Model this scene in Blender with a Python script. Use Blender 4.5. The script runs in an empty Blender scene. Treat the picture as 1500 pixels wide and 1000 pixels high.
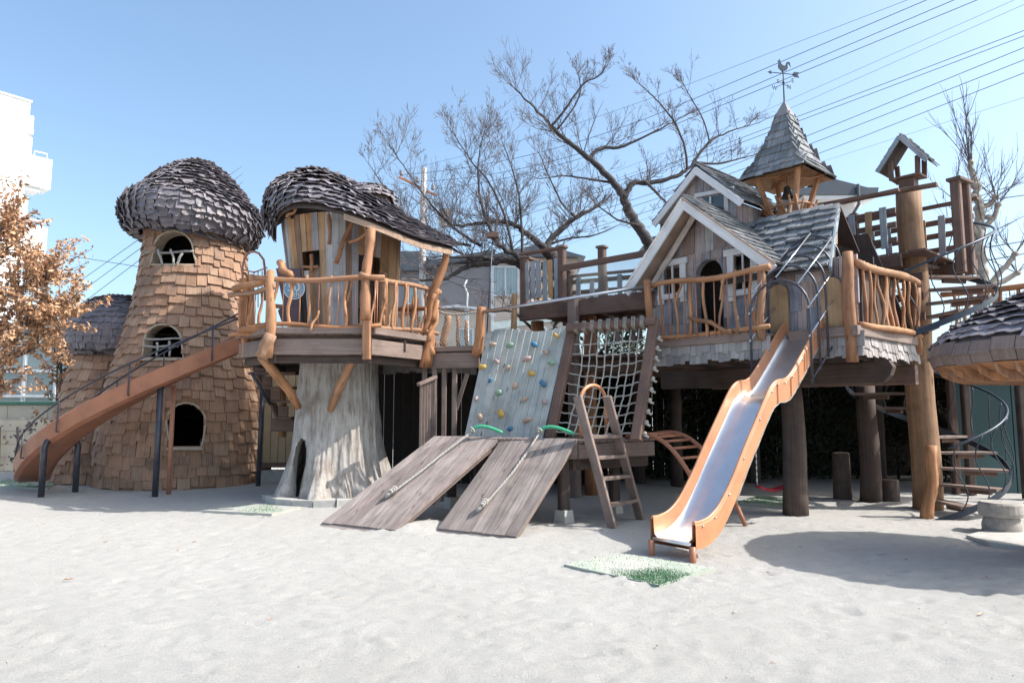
import bpy, math, random
import numpy as np
from mathutils import Vector, Matrix, noise

random.seed(7)
R = math.radians
S = bpy.context.scene
COL = S.collection

# ---------------------------------------------------------------- camera, sky, sun, exposure
PITCH = math.atan(0.1)
CAMZ = 1.5
cam_d = bpy.data.cameras.new('camera')
cam_d.sensor_width = 36; cam_d.lens = 24.0
cam_d.clip_start = 0.05; cam_d.clip_end = 2000
cam = bpy.data.objects.new('camera', cam_d)
cam.location = (0, 0, CAMZ); cam.rotation_euler = (math.pi / 2 + PITCH, 0, 0)
COL.objects.link(cam); S.camera = cam

SUN_AZ = R(-8)          # angle from +X towards -Y
SUN_EL = R(47)
sun_dir = Vector((math.cos(SUN_AZ) * math.cos(SUN_EL), math.sin(SUN_AZ) * math.cos(SUN_EL), math.sin(SUN_EL)))
world = bpy.data.worlds.new('World'); S.world = world; world.use_nodes = True
wn = world.node_tree.nodes; wl = world.node_tree.links
bg = wn['Background']; sky = wn.new('ShaderNodeTexSky')
sky.sky_type = 'NISHITA'; sky.sun_disc = False
sky.sun_elevation = SUN_EL
sky.sun_rotation = math.atan2(sun_dir.x, sun_dir.y)
sky.altitude = 0; sky.air_density = 1.0; sky.dust_density = 3.2; sky.ozone_density = 2.0
wb = wn.new('ShaderNodeMix'); wb.data_type = 'RGBA'; wb.blend_type = 'MULTIPLY'; wb.inputs[0].default_value = 1; wb.inputs[7].default_value = (.96, 1.03, 1.0, 1)
wl.new(sky.outputs[0], wb.inputs[6]); wl.new(wb.outputs[2], bg.inputs[0]); bg.inputs[1].default_value = 0.15
sl = bpy.data.lights.new('sun', 'SUN'); sl.energy = 3.4; sl.angle = R(0.5); sl.color = (1.0, 0.955, 0.89)
so = bpy.data.objects.new('sun', sl); so.rotation_euler = sun_dir.to_track_quat('Z', 'Y').to_euler()
so.location = (20, -5, 20); COL.objects.link(so)
S.view_settings.view_transform = 'Standard'; S.view_settings.look = 'None'
S.view_settings.gamma = 1; S.view_settings.use_curve_mapping = False
S.view_settings.exposure = 1.0

# ---------------------------------------------------------------- pixel <-> world (photo is 1500 x 1000, focal length 1000 px)
CP, SP = math.cos(PITCH), math.sin(PITCH)
def ray(px, py):
    u = (px - 750) / 1000; v = (500 - py) / 1000
    return Vector((u, CP - v * SP, SP + v * CP))
def at(px, py, Y):
    d = ray(px, py); return Vector((0, 0, CAMZ)) + d * (Y / d.y)
def atz(px, py, z=0.0):
    d = ray(px, py); return Vector((0, 0, CAMZ)) + d * ((z - CAMZ) / d.z)
def proj(p):
    y = p[1]; z = p[2] - CAMZ
    f = y * CP + z * SP; u = -y * SP + z * CP
    return (750 + 1000 * p[0] / f, 500 - 1000 * u / f)
def inpoly(x, y, poly):
    c = False; n = len(poly); j = n - 1
    for i in range(n):
        xi, yi = poly[i]; xj, yj = poly[j]
        if (yi > y) != (yj > y) and x < (xj - xi) * (y - yi) / (yj - yi) + xi: c = not c
        j = i
    return c
V = Vector
U = random.uniform
def lerp(a, b, t): return a + (b - a) * t

# ---------------------------------------------------------------- materials
def newmat(name):
    m = bpy.data.materials.new(name); m.use_nodes = True
    nt = m.node_tree; return m, nt.nodes, nt.links, nt.nodes['Principled BSDF']
def rnd_node(N, L):
    oi = N.new('ShaderNodeObjectInfo'); ge = N.new('ShaderNodeNewGeometry')
    a = N.new('ShaderNodeMath'); a.operation = 'ADD'; L.new(oi.outputs['Random'], a.inputs[0]); L.new(ge.outputs['Random Per Island'], a.inputs[1])
    f = N.new('ShaderNodeMath'); f.operation = 'FRACT'; L.new(a.outputs[0], f.inputs[0]); return f.outputs[0]
def ramp(N, L, src, cols, interp='LINEAR', tight=True):
    r = N.new('ShaderNodeValToRGB'); r.color_ramp.interpolation = interp
    e = r.color_ramp.elements
    n = len(cols)
    tg = interp == 'LINEAR' and tight
    pos = [(.27 + .46 * i / max(1, n - 1)) if tg else i / (n if interp == 'CONSTANT' else max(1, n - 1)) for i in range(n)]
    while len(e) < n: e.new(0.5)
    for i, c in enumerate(cols):
        e[i].position = pos[i]; e[i].color = (*c, 1)
    L.new(src, r.inputs[0]); return r.outputs[0]
def mul(N, L, col, fac_out):
    m = N.new('ShaderNodeMix'); m.data_type = 'RGBA'; m.blend_type = 'MULTIPLY'; m.inputs[0].default_value = 1
    L.new(col, m.inputs[6]); L.new(fac_out, m.inputs[7]); return m.outputs[2]
def noise_n(N, L, vec, scale, detail=4, rough=.55):
    n = N.new('ShaderNodeTexNoise'); n.inputs['Scale'].default_value = scale
    n.inputs['Detail'].default_value = detail; n.inputs['Roughness'].default_value = rough
    if vec is not None: L.new(vec, n.inputs['Vector'])
    return n.outputs['Fac']
def wood(name, cols, lo=.6, hi=1.2, gx=1.6, gy=34, bump=.35, rough=.78, interp='LINEAR', dirt=.35, spec=.25, knots=0):
    m, N, L, B = newmat(name)
    rv = rnd_node(N, L)
    uv = N.new('ShaderNodeUVMap'); uv.uv_map = 'UVMap'
    sc = N.new('ShaderNodeVectorMath'); sc.operation = 'MULTIPLY'; sc.inputs[1].default_value = (gx, gy, 1); L.new(uv.outputs[0], sc.inputs[0])
    ad = N.new('ShaderNodeVectorMath'); ad.operation = 'ADD'; L.new(sc.outputs[0], ad.inputs[0])
    cb = N.new('ShaderNodeCombineXYZ'); s3 = N.new('ShaderNodeMath'); s3.operation = 'MULTIPLY'; s3.inputs[1].default_value = 37; L.new(rv, s3.inputs[0])
    for k in range(3): L.new(s3.outputs[0], cb.inputs[k])
    L.new(cb.outputs[0], ad.inputs[1])
    g = noise_n(N, L, ad.outputs[0], 1.0, 6, .65)
    gr = ramp(N, L, g, [(lo,) * 3, ((lo + hi) / 2,) * 3, (hi,) * 3])
    base = ramp(N, L, rv, cols, interp, False)
    c = mul(N, L, base, gr)
    tc = N.new('ShaderNodeNewGeometry')
    d = noise_n(N, L, tc.outputs['Position'], 3.1, 5, .6)
    dr = ramp(N, L, d, [(1 - dirt,) * 3, (1,) * 3, (1 + dirt * .5,) * 3])
    c = mul(N, L, c, dr)
    if knots:
        ks = N.new('ShaderNodeVectorMath'); ks.operation = 'MULTIPLY'; ks.inputs[1].default_value = (knots, knots * 3.2, 1); L.new(uv.outputs[0], ks.inputs[0])
        ka = N.new('ShaderNodeVectorMath'); ka.operation = 'ADD'; L.new(ks.outputs[0], ka.inputs[0]); L.new(cb.outputs[0], ka.inputs[1])
        vo = N.new('ShaderNodeTexVoronoi'); vo.inputs['Scale'].default_value = 1.0; L.new(ka.outputs[0], vo.inputs['Vector'])
        kr = N.new('ShaderNodeValToRGB'); kr.color_ramp.elements[0].position = .05; kr.color_ramp.elements[0].color = (.32, .25, .22, 1); kr.color_ramp.elements[1].position = .17; kr.color_ramp.elements[1].color = (1, 1, 1, 1)
        L.new(vo.outputs['Distance'], kr.inputs[0]); c = mul(N, L, c, kr.outputs[0])
    L.new(c, B.inputs['Base Color']); B.inputs['Roughness'].default_value = rough
    B.inputs['Specular IOR Level'].default_value = spec
    b = N.new('ShaderNodeBump'); b.inputs['Strength'].default_value = bump; b.inputs['Distance'].default_value = .006
    L.new(g, b.inputs['Height']); L.new(b.outputs[0], B.inputs['Normal'])
    return m
def plain(name, col, rough=.6, metal=0, var=.18, scale=6, bump=.0, bscale=60, spec=.4, rv=0.0):
    m, N, L, B = newmat(name)
    tc = N.new('ShaderNodeNewGeometry')
    d = noise_n(N, L, tc.outputs['Position'], scale, 6, .6)
    base = ramp(N, L, d, [tuple(x * (1 - var) for x in col), col, tuple(min(1, x * (1 + var * .7)) for x in col)])
    if rv:
        r = rnd_node(N, L); rr = ramp(N, L, r, [(1 - rv,) * 3, (1 + rv,) * 3], tight=False); base = mul(N, L, base, rr)
    L.new(base, B.inputs['Base Color']); B.inputs['Roughness'].default_value = rough; B.inputs['Metallic'].default_value = metal
    B.inputs['Specular IOR Level'].default_value = spec
    if bump:
        h = noise_n(N, L, tc.outputs['Position'], bscale, 4, .6)
        b = N.new('ShaderNodeBump'); b.inputs['Strength'].default_value = bump; b.inputs['Distance'].default_value = .01
        L.new(h, b.inputs['Height']); L.new(b.outputs[0], B.inputs['Normal'])
    return m

M = {}
M['cedar'] = wood('cedar_shingle', [(.27, .16, .105), (.37, .225, .15), (.31, .185, .12), (.40, .265, .185), (.26, .165, .12), (.34, .205, .14)], .68, 1.2, 4, 60, .4)
M['slate'] = wood('dark_roof_sheet', [(.15, .135, .15), (.21, .185, .205), (.13, .12, .14), (.22, .19, .195)], .78, 1.15, 3, 30, .2, .55, spec=.5)
M['greyshingle'] = wood('weathered_shingle', [(.19, .20, .215), (.28, .285, .295), (.14, .155, .175), (.24, .23, .23)], .5, 1.3, 3, 55, .4)
M['skirt'] = wood('pale_weathered_shingle', [(.34, .31, .30), (.42, .39, .38), (.27, .25, .25), (.38, .33, .31)], .6, 1.2, 3, 55, .4)
M['siding'] = wood('weathered_siding', [(.27, .28, .34), (.45, .34, .30), (.24, .27, .33), (.50, .35, .29), (.37, .36, .40), (.28, .20, .17), (.46, .45, .46)], .55, 1.2, 2, 34, .5)
M['hutplank'] = wood('hut_plank', [(.40, .22, .11), (.40, .39, .40), (.22, .14, .10), (.45, .29, .17), (.30, .29, .31), (.34, .20, .11), (.48, .46, .46), (.27, .19, .15)], .65, 1.2, 1.5, 40, .35, interp='CONSTANT')
M['log'] = wood('peeled_log', [(.42, .195, .095), (.47, .24, .125), (.36, .21, .135), (.38, .17, .08)], .5, 1.18, 1.5, 22, .7, .62, knots=3.2)
M['pole'] = wood('pole_log', [(.29, .17, .10), (.32, .20, .125)], .5, 1.15, .8, 12, .7, .75, knots=1.6)
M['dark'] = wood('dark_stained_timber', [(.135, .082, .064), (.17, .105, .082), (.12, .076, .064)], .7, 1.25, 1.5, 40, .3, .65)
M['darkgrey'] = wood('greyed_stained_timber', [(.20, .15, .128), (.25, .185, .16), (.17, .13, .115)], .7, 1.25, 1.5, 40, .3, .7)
M['under'] = wood('shade_darkened_timber', [(.075, .055, .05), (.095, .07, .06)], .65, 1.2, 1.5, 30, .3, .8)  # timber colour darkened to deepen the shade under the decks
M['ramp'] = wood('ramp_plank', [(.27, .225, .205), (.34, .285, .26), (.23, .19, .175), (.31, .25, .23)], .55, 1.2, 1.3, 26, .5, .75, knots=3.0)
M['wall'] = wood('climbing_plank', [(.36, .38, .37), (.41, .42, .40), (.33, .36, .35), (.41, .39, .35)], .8, 1.12, 1.2, 22, .25, .75, knots=2.6)
M['greyplank'] = wood('grey_picket', [(.32, .34, .36), (.25, .30, .34), (.36, .34, .37)], .75, 1.15, 1.5, 30, .25)
M['tanplank'] = wood('tan_picket', [(.44, .27, .14), (.40, .26, .15)], .75, 1.15, 1.5, 30, .25)
M['white'] = wood('white_painted_wood', [(.66, .65, .66), (.72, .71, .71)], .82, 1.05, 1.5, 30, .2, .6, dirt=.12)
M['rope'] = plain('rope', (.40, .375, .335), .9, 0, .25, 40, .6, 300)
M['rail'] = plain('dark_steel_tube', (.06, .062, .078), .38, .35, .3, 12, spec=.5)
M['railred'] = plain('brown_steel_tube', (.42, .19, .12), .45, .1, .2, 12)
M['orange'] = plain('orange_gelcoat', (.55, .245, .125), .38, 0, .22, 3.0, .1, 14, spec=.5)
M['slidebrown'] = plain('brown_gelcoat', (.36, .15, .085), .45, 0, .25, 3, .05, 12, spec=.45)
M['steel'] = plain('steel_bed', (.78, .77, .76), .36, 1.0, .10, 5, .08, 14)
M['chrome'] = plain('steel_bar', (.55, .56, .58), .3, .9, .1, 8)
M['iron'] = plain('wrought_iron', (.045, .055, .075), .4, .6, .25, 20)
M['green'] = plain('green_hose', (.06, .36, .20), .5, 0, .12, 20)
M['red'] = plain('red_plastic', (.55, .03, .05), .4)
M['concrete'] = plain('concrete', (.42, .41, .39), .9, 0, .2, 8, .4, 60)
M['frame'] = plain('pale_plaster', (.42, .35, .27), .8, 0, .16, 9, .2, 50)
M['shadepaint'] = plain('painted_interior_shade', (.035, .028, .024), .9, 0, .2, 5)  # near-black paint puts the shade of enclosed spaces into the colour
M['bell'] = plain('bell_bronze', (.07, .07, .06), .45, .7)
M['net'] = plain('green_netting', (.05, .13, .09), .8)
M['netgrey'] = plain('grey_netting', (.30, .33, .31), .8)
M['bark'] = plain('cherry_bark', (.062, .054, .056), .9, 0, .45, 14, .7, 60, rv=.2)
M['twig'] = plain('twig', (.155, .13, .13), .85, 0, .3, 10, rv=.25)
M['palebark'] = plain('pale_bark', (.36, .31, .26), .9, 0, .35, 14, .6, 50)
M['leaf'] = plain('brown_leaf', (.46, .26, .145), .7, 0, .3, 3, rv=.5)
M['hedge'] = plain('evergreen_leaf', (.026, .038, .021), .7, 0, .4, 4, rv=.55)  # leaf colour darkened so the hedge carries some of the under-deck shade
M['turf'] = plain('turf_blade', (.08, .21, .10), .8, 0, .3, 10, rv=.3)
M['whitewall'] = plain('white_render', (.74, .74, .74), .8, 0, .04, 1.2)
M['cream'] = plain('cream_block', (.50, .44, .35), .9, 0, .16, 2.5, .3, 60)
M['beige'] = plain('beige_render', (.56, .47, .40), .9, 0, .06, 2, .3, 80)
M['greyhouse'] = plain('grey_render', (.24, .23, .24), .9, 0, .08, 2)
M['houseroof'] = plain('house_roof', (.085, .10, .12), .6, 0, .1, 3)
M['glass'] = plain('window_glass', (.30, .37, .38), .15, 0, .15, .8, spec=.6)
M['curtain'] = plain('curtain', (.55, .62, .60), .9)
M['dkglass'] = plain('dark_glass', (.05, .06, .07), .15, 0, .2, 2, spec=.6)
M['alu'] = plain('white_aluminium', (.62, .64, .66), .45, .2)
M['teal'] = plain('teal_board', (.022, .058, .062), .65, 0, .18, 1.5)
M['tan'] = plain('tan_metal_siding', (.35, .27, .17), .6, 0, .1, 3)
M['wire'] = plain('cable_sheath', (.09, .13, .20), .6)
M['polec'] = plain('utility_concrete', (.38, .36, .35), .85)
M['purple'] = plain('sign_board_paint', (.12, .085, .10), .6)
M['bluedisc'] = plain('sign_blue', (.20, .38, .52), .6)
M['signwhite'] = plain('sign_white', (.78, .80, .80), .6)
M['holdyellow'] = plain('hold_yellow', (.45, .29, .07), .6)
M['holdblue'] = plain('hold_blue', (.05, .16, .27), .55)
M['holdpink'] = plain('hold_pink', (.38, .27, .25), .65)
M['holdtan'] = plain('hold_tan', (.40, .29, .22), .7)
M['holdgreen'] = plain('hold_green', (.20, .30, .22), .65)
M['osb'] = plain('osb_board', (.42, .27, .16), .8, 0, .35, 25)
M['roofedge'] = wood('rough_edge_board', [(.30, .165, .085)], .7, 1.15, 1.2, 24, .3)
M['stool'] = plain('weathered_stool', (.33, .31, .29), .9, 0, .3, 12, .5, 40)

def sand_mat():
    m, N, L, B = newmat('sand')
    g = N.new('ShaderNodeNewGeometry'); P = g.outputs['Position']
    a = noise_n(N, L, P, .55, 6, .6); b = noise_n(N, L, P, 5, 8, .7); c = noise_n(N, L, P, 190, 3, .7)
    ca = ramp(N, L, a, [(.43, .415, .392), (.46, .446, .425), (.48, .468, .449)])
    cb = ramp(N, L, b, [(.93,) * 3, (1.0,) * 3, (1.05,) * 3])
    cc = ramp(N, L, c, [(.60,) * 3, (1.0,) * 3, (1.25,) * 3])
    L.new(mul(N, L, mul(N, L, ca, cb), cc), B.inputs['Base Color'])
    B.inputs['Roughness'].default_value = .95; B.inputs['Specular IOR Level'].default_value = .15
    n2 = noise_n(N, L, P, 30, 9, .8)
    ad = N.new('ShaderNodeMath'); ad.operation = 'MULTIPLY_ADD'; ad.inputs[1].default_value = .35
    L.new(c, ad.inputs[0]); L.new(n2, ad.inputs[2])
    bp = N.new('ShaderNodeBump'); bp.inputs['Strength'].default_value = 1.0; bp.inputs['Distance'].default_value = .024
    L.new(ad.outputs[0], bp.inputs['Height']); L.new(bp.outputs[0], B.inputs['Normal'])
    return m
M['sand'] = sand_mat()
def mat_turf_base():
    m, N, L, B = newmat('sandy_turf')
    g = N.new('ShaderNodeNewGeometry'); P = g.outputs['Position']
    a = noise_n(N, L, P, 2.2, 6, .7)
    c = ramp(N, L, a, [(.24, .33, .25), (.37, .40, .34), (.42, .41, .38), (.43, .42, .40)])
    L.new(c, B.inputs['Base Color']); B.inputs['Roughness'].default_value = .95
    h = noise_n(N, L, P, 260, 3, .7)
    bp = N.new('ShaderNodeBump'); bp.inputs['Strength'].default_value = .6; bp.inputs['Distance'].default_value = .01
    L.new(h, bp.inputs['Height']); L.new(bp.outputs[0], B.inputs['Normal'])
    return m
M['turfbase'] = mat_turf_base()
def mat_stump():
    m, N, L, B = newmat('stump_wood')
    g = N.new('ShaderNodeNewGeometry')
    s = N.new('ShaderNodeVectorMath'); s.operation = 'MULTIPLY'; s.inputs[1].default_value = (1, 1, .16); L.new(g.outputs['Position'], s.inputs[0])
    a = noise_n(N, L, s.outputs[0], 13, 10, .72); b = noise_n(N, L, g.outputs['Position'], 2.6, 6, .6)
    ca = ramp(N, L, a, [(.09, .075, .068), (.34, .305, .28), (.47, .45, .43), (.56, .55, .54)])
    cb = ramp(N, L, b, [(.72, .66, .60), (1.0, .98, .96), (1.08,) * 3])
    L.new(mul(N, L, ca, cb), B.inputs['Base Color']); B.inputs['Roughness'].default_value = .92
    B.inputs['Specular IOR Level'].default_value = .15
    bp = N.new('ShaderNodeBump'); bp.inputs['Strength'].default_value = .9; bp.inputs['Distance'].default_value = .03
    L.new(a, bp.inputs['Height']); L.new(bp.outputs[0], B.inputs['Normal'])
    return m
M['stump'] = mat_stump()

# ---------------------------------------------------------------- mesh builder
class MB:
    def __init__(s): s.v = []; s.f = []; s.uv = []
    def add(s, verts, faces, uvs=None):
        o = len(s.v); s.v += [tuple(p) for p in verts]
        for i, f in enumerate(faces):
            s.f.append([o + k for k in f])
            if uvs is None: s.uv.append([(verts[k][0] + verts[k][1], verts[k][2]) for k in f])
            else: s.uv.append([uvs[k] for k in f] if not isinstance(uvs[0], list) else uvs[i])
        return s
    def board(s, a, b, w, t, n=(0, 0, 1), ch=None, w2=None, t2=None):
        a = V(a); b = V(b); d = (b - a); ln = d.length
        if ln < 1e-6: return s
        d /= ln; n = V(n); n = (n - d * n.dot(d))
        if n.length < 1e-4: n = d.orthogonal()
        n.normalize(); x = d.cross(n)
        c = ch if ch is not None else min(w, t) * .14
        vs = []; uo = U(0, 9); vo = U(0, 9)
        for p, ww, tt, uu in ((a, w, t, 0), (b, w2 or w, t2 or t, ln)):
            hw, ht = ww / 2, tt / 2
            for (i, j) in ((-hw + c, -ht), (hw - c, -ht), (hw, -ht + c), (hw, ht - c), (hw - c, ht), (-hw + c, ht), (-hw, ht - c), (-hw, -ht + c)):
                vs.append(p + x * i + n * j)
        per = [0, w, w + .01, w + t, w + t + .01, 2 * w + t, 2 * w + t + .01, 2 * (w + t), 2 * (w + t) + .01]
        fs = []; uvs = []
        for k in range(8):
            k2 = (k + 1) % 8
            fs.append((k, k2, 8 + k2, 8 + k))
            uvs.append([(uo, vo + per[k]), (uo, vo + per[k + 1]), (uo + ln, vo + per[k + 1]), (uo + ln, vo + per[k])])
        fs.append(tuple(range(7, -1, -1))); uvs.append([(uo + .01 * i, vo + .02 * i) for i in range(8)])
        fs.append(tuple(range(8, 16))); uvs.append([(uo + .01 * i, vo + .02 * i) for i in range(8)])
        return s.add(vs, fs, uvs)
    def tube(s, pts, r, n=8, cap=True, wob=0.0, closed=False):
        pts = [V(p) for p in pts]; m = len(pts)
        if m < 2: return s
        rs = r if isinstance(r, (list, tuple)) else [r] * m
        vs = []; uo = U(0, 9); vo = U(0, 9); L = 0
        d0 = (pts[1] - pts[0]).normalized(); x = d0.orthogonal().normalized(); us = []
        for i, p in enumerate(pts):
            if closed: d = (pts[(i + 1) % m] - pts[i - 1])
            else: d = pts[min(i + 1, m - 1)] - pts[max(i - 1, 0)]
            d = d.normalized() if d.length > 1e-9 else d0
            x = (x - d * x.dot(d)); x = x.normalized() if x.length > 1e-6 else d.orthogonal().normalized(); y = d.cross(x)
            if i: L += (pts[i] - pts[i - 1]).length
            us.append(L)
            for k in range(n):
                a = 2 * math.pi * k / n; rr = rs[i] * (1 + (U(-wob, wob) if wob else 0))
                vs.append(p + x * (math.cos(a) * rr) + y * (math.sin(a) * rr))
        fs = []; uvs = []; cir = 2 * math.pi * max(rs)
        for i in range(m if closed else m - 1):
            j = (i + 1) % m
            for k in range(n):
                k2 = (k + 1) % n
                fs.append((i * n + k, i * n + k2, j * n + k2, j * n + k))
                u1, u2 = uo + us[i], uo + (us[j] if j else us[i] + .1); v1, v2 = vo + cir * k / n, vo + cir * (k + 1) / n
                uvs.append([(u1, v1), (u1, v2), (u2, v2), (u2, v1)])
        if cap and not closed:
            fs.append(tuple(range(n - 1, -1, -1))); uvs.append([(uo, vo + .01 * i) for i in range(n)])
            fs.append(tuple((m - 1) * n + k for k in range(n))); uvs.append([(uo, vo + .01 * i) for i in range(n)])
        return s.add(vs, fs, uvs)
    def lathe(s, prof, c, n=32, a0=0, a1=2 * math.pi, mat=None, skip=None, disp=None):
        c = V(c); full = abs(a1 - a0 - 2 * math.pi) < 1e-6; cols = n if full else n + 1
        vs = []
        for (r, z) in prof:
            for k in range(cols):
                a = a0 + (a1 - a0) * k / n; rr = r if disp is None else disp(a, r, z)
                p = V((rr * math.cos(a), rr * math.sin(a), z))
                if mat: p = mat @ p
                vs.append(c + p)
        fs = []; uvs = []
        for i in range(len(prof) - 1):
            for k in range(n):
                k2 = (k + 1) % cols
                q = (i * cols + k, i * cols + k2, (i + 1) * cols + k2, (i + 1) * cols + k)
                if skip and skip((vs[q[0]] + vs[q[2]]) / 2): continue
                fs.append(q); uvs.append([(prof[i][1], k * .1), (prof[i][1], k * .1 + .1), (prof[i + 1][1], k * .1 + .1), (prof[i + 1][1], k * .1)])
        return s.add(vs, fs, uvs)
    def prism(s, poly, ext):
        poly = [V(p) for p in poly]; e = V(ext); n = len(poly)
        vs = poly + [p + e for p in poly]
        ax = (poly[1] - poly[0]).normalized(); nn = e.normalized(); ay = nn.cross(ax)
        uo, vo = U(0, 9), U(0, 9)
        uv = [(uo + ay.dot(p - poly[0]), vo + ax.dot(p - poly[0])) for p in vs]
        fs = [tuple(range(n - 1, -1, -1)), tuple(range(n, 2 * n))] + [(i, (i + 1) % n, n + (i + 1) % n, n + i) for i in range(n)]
        uvs = [[uv[k] for k in f] for f in fs]
        return s.add(vs, fs, uvs)
    def box(s, c, size, rz=0):
        c = V(c); x = V((math.cos(rz), math.sin(rz), 0)); y = V((-math.sin(rz), math.cos(rz), 0))
        hx, hy = size[0] / 2, size[1] / 2
        return s.prism([c + x * i * hx + y * j * hy for i, j in ((-1, -1), (1, -1), (1, 1), (-1, 1))], (0, 0, size[2]))
    def ball(s, c, r, n=8, sq=1.0):
        prof = [(r * math.sin(math.pi * i / 6), -r * sq * math.cos(math.pi * i / 6)) for i in range(7)]
        prof[0] = (r * .02, -r * sq); prof[-1] = (r * .02, r * sq)
        return s.lathe(prof, c, n)
    def sheet(s, grid, thick=0.0, dirv=None):
        h = len(grid); w = len(grid[0]); vs = [p for row in grid for p in row]
        uv = [(i * .12, j * .12) for i in range(h) for j in range(w)]
        fs = [(i * w + j, i * w + j + 1, (i + 1) * w + j + 1, (i + 1) * w + j) for i in range(h - 1) for j in range(w - 1)]
        s.add(vs, fs, [[uv[k] for k in f] for f in fs])
        if thick:
            dv = V(dirv or (0, 0, -1)) * thick
            vs2 = [p + dv for p in vs]; s.add(vs2, [f[::-1] for f in fs], [[uv[k] for k in f[::-1]] for f in fs])
            ring = [j for j in range(w)] + [i * w + w - 1 for i in range(1, h)] + [(h - 1) * w + j for j in range(w - 2, -1, -1)] + [i * w for i in range(h - 2, 0, -1)]
            q = [vs[k] for k in ring] + [vs2[k] for k in ring]; n = len(ring)
            s.add(q, [(k, (k + 1) % n, n + (k + 1) % n, n + k) for k in range(n)])
        return s
    def mesh(s, name, mat, smooth=False, origin=None):
        v = np.array(s.v, dtype=np.float64).reshape(-1, 3)
        if origin is None:
            mn, mx = v.min(0), v.max(0); origin = V(((mn[0] + mx[0]) / 2, (mn[1] + mx[1]) / 2, mn[2]))
        v = v - np.array(origin)
        me = bpy.data.meshes.new(name); me.from_pydata(v.tolist(), [], s.f)
        l = me.uv_layers.new(name='UVMap')
        flat = [c for f in s.uv for t in f for c in t]
        if len(flat) == len(l.data) * 2: l.data.foreach_set('uv', flat)
        if smooth: me.polygons.foreach_set('use_smooth', [True] * len(me.polygons))
        me.materials.append(mat); return me, V(origin)
WM = {}
def put(name, me, parent=None, mw=None, **props):
    o = bpy.data.objects.new(name, me); COL.objects.link(o)
    mw = mw or Matrix()
    if parent is not None:
        o.parent = parent; o.matrix_parent_inverse = WM[parent.name].inverted()
    o.matrix_basis = mw; WM[o.name] = mw.copy()
    for k, x in props.items(): o[k] = x
    return o
def build(mb, name, mat, parent=None, smooth=False, **props):
    me, og = mb.mesh(name, M[mat] if isinstance(mat, str) else mat, smooth)
    return put(name, me, parent, Matrix.Translation(og), **props)
def thing(name, label, cat, loc, group=None):
    o = bpy.data.objects.new(name, None); COL.objects.link(o); o.empty_display_size = .2
    o.matrix_basis = Matrix.Translation(V(loc)); WM[o.name] = o.matrix_basis.copy()
    o['label'] = label; o['category'] = cat
    if group: o['group'] = group
    return o
def props(label, cat, group=None):
    d = dict(label=label, category=cat)
    if group: d['group'] = group
    return d

# ---- shingles
def shingle_variant(k, wavy):
    rr = random.Random(100 + k + (50 if wavy else 0)); mb = MB()
    if wavy:
        xs = (-.5, -.17, .17, .5); top = []; bot = []
        for j, y in enumerate((0, .5, 1)):
            for i, x in enumerate(xs):
                yy = y + (rr.uniform(-.14, .14) if j == 0 else 0)
                z = (rr.uniform(.2, 1.8) if j == 0 else rr.uniform(-.1, .5) * (1 - y))
                top.append((x, yy, z + .45)); bot.append((x, yy, z))
        fs = []
        for j in range(2):
            for i in range(3):
                a = j * 4 + i; fs.append((a, a + 1, a + 5, a + 4)); fs.append((12 + a, 12 + a + 4, 12 + a + 5, 12 + a + 1))
        fs += [(i, i + 12, i + 13, i + 1) for i in range(3)] + [(0, 4, 16, 12), (4, 8, 20, 16), (3, 15, 19, 7), (7, 19, 23, 11)]
        vs = top + bot
    else:
        a, b = rr.uniform(-.04, .04), rr.uniform(-.04, .04); c = rr.uniform(0, .25)
        vs = [(-.5, a, 0), (.5, b, 0), (.5, 1, 0), (-.5, 1, 0), (-.5, a, 1), (.5, b, 1 - c), (.5, 1, .3), (-.5, 1, .3)]
        fs = [(0, 3, 2, 1), (4, 5, 6, 7), (0, 1, 5, 4), (1, 2, 6, 5), (2, 3, 7, 6), (3, 0, 4, 7)]
    mb.add(vs, fs, [(v[1] * .22, v[0] * .16) for v in vs]); return mb
VARS = {w: [shingle_variant(k, w) for k in range(6)] for w in (False, True)}
def emit(items, name, parent, mat, wavy=False, limit=300):
    """items: (pos, xdir, updir, normal, w, h, t): singles for the ones that show largest, the rest joined"""
    cm = V((0, 0, CAMZ)); sc = []
    for it in items:
        d = it[0] - cm; l = d.length
        sc.append((-(it[3].dot(d) / l) * it[4] / (l * l) + (0 if 0 < proj(it[0])[0] < 1500 else -9), it))
    sc.sort(key=lambda q: -q[0])
    meshes = []
    for mb in VARS[wavy]:
        me, _ = mb.mesh(name, M[mat], False, origin=V((0, 0, 0))); meshes.append(me)
    rest = MB()
    for i, (s_, (p, x, u, n, w, h, t)) in enumerate(sc):
        x = x.normalized(); u = (u - x * u.dot(x)).normalized(); z = x.cross(u)
        k = random.randrange(6)
        if i < limit and s_ > -.0005:
            mw = Matrix(((x.x * w, u.x * h, z.x * t, p.x), (x.y * w, u.y * h, z.y * t, p.y), (x.z * w, u.z * h, z.z * t, p.z), (0, 0, 0, 1)))
            put(name, meshes[k], parent, mw)
        else:
            mb = VARS[wavy][k]
            rest.add([p + x * (v[0] * w) + u * (v[1] * h) + z * (v[2] * t) for v in mb.v], mb.f, mb.uv)
    if rest.v: build(rest, name, mat, parent, kind='stuff')
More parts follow.
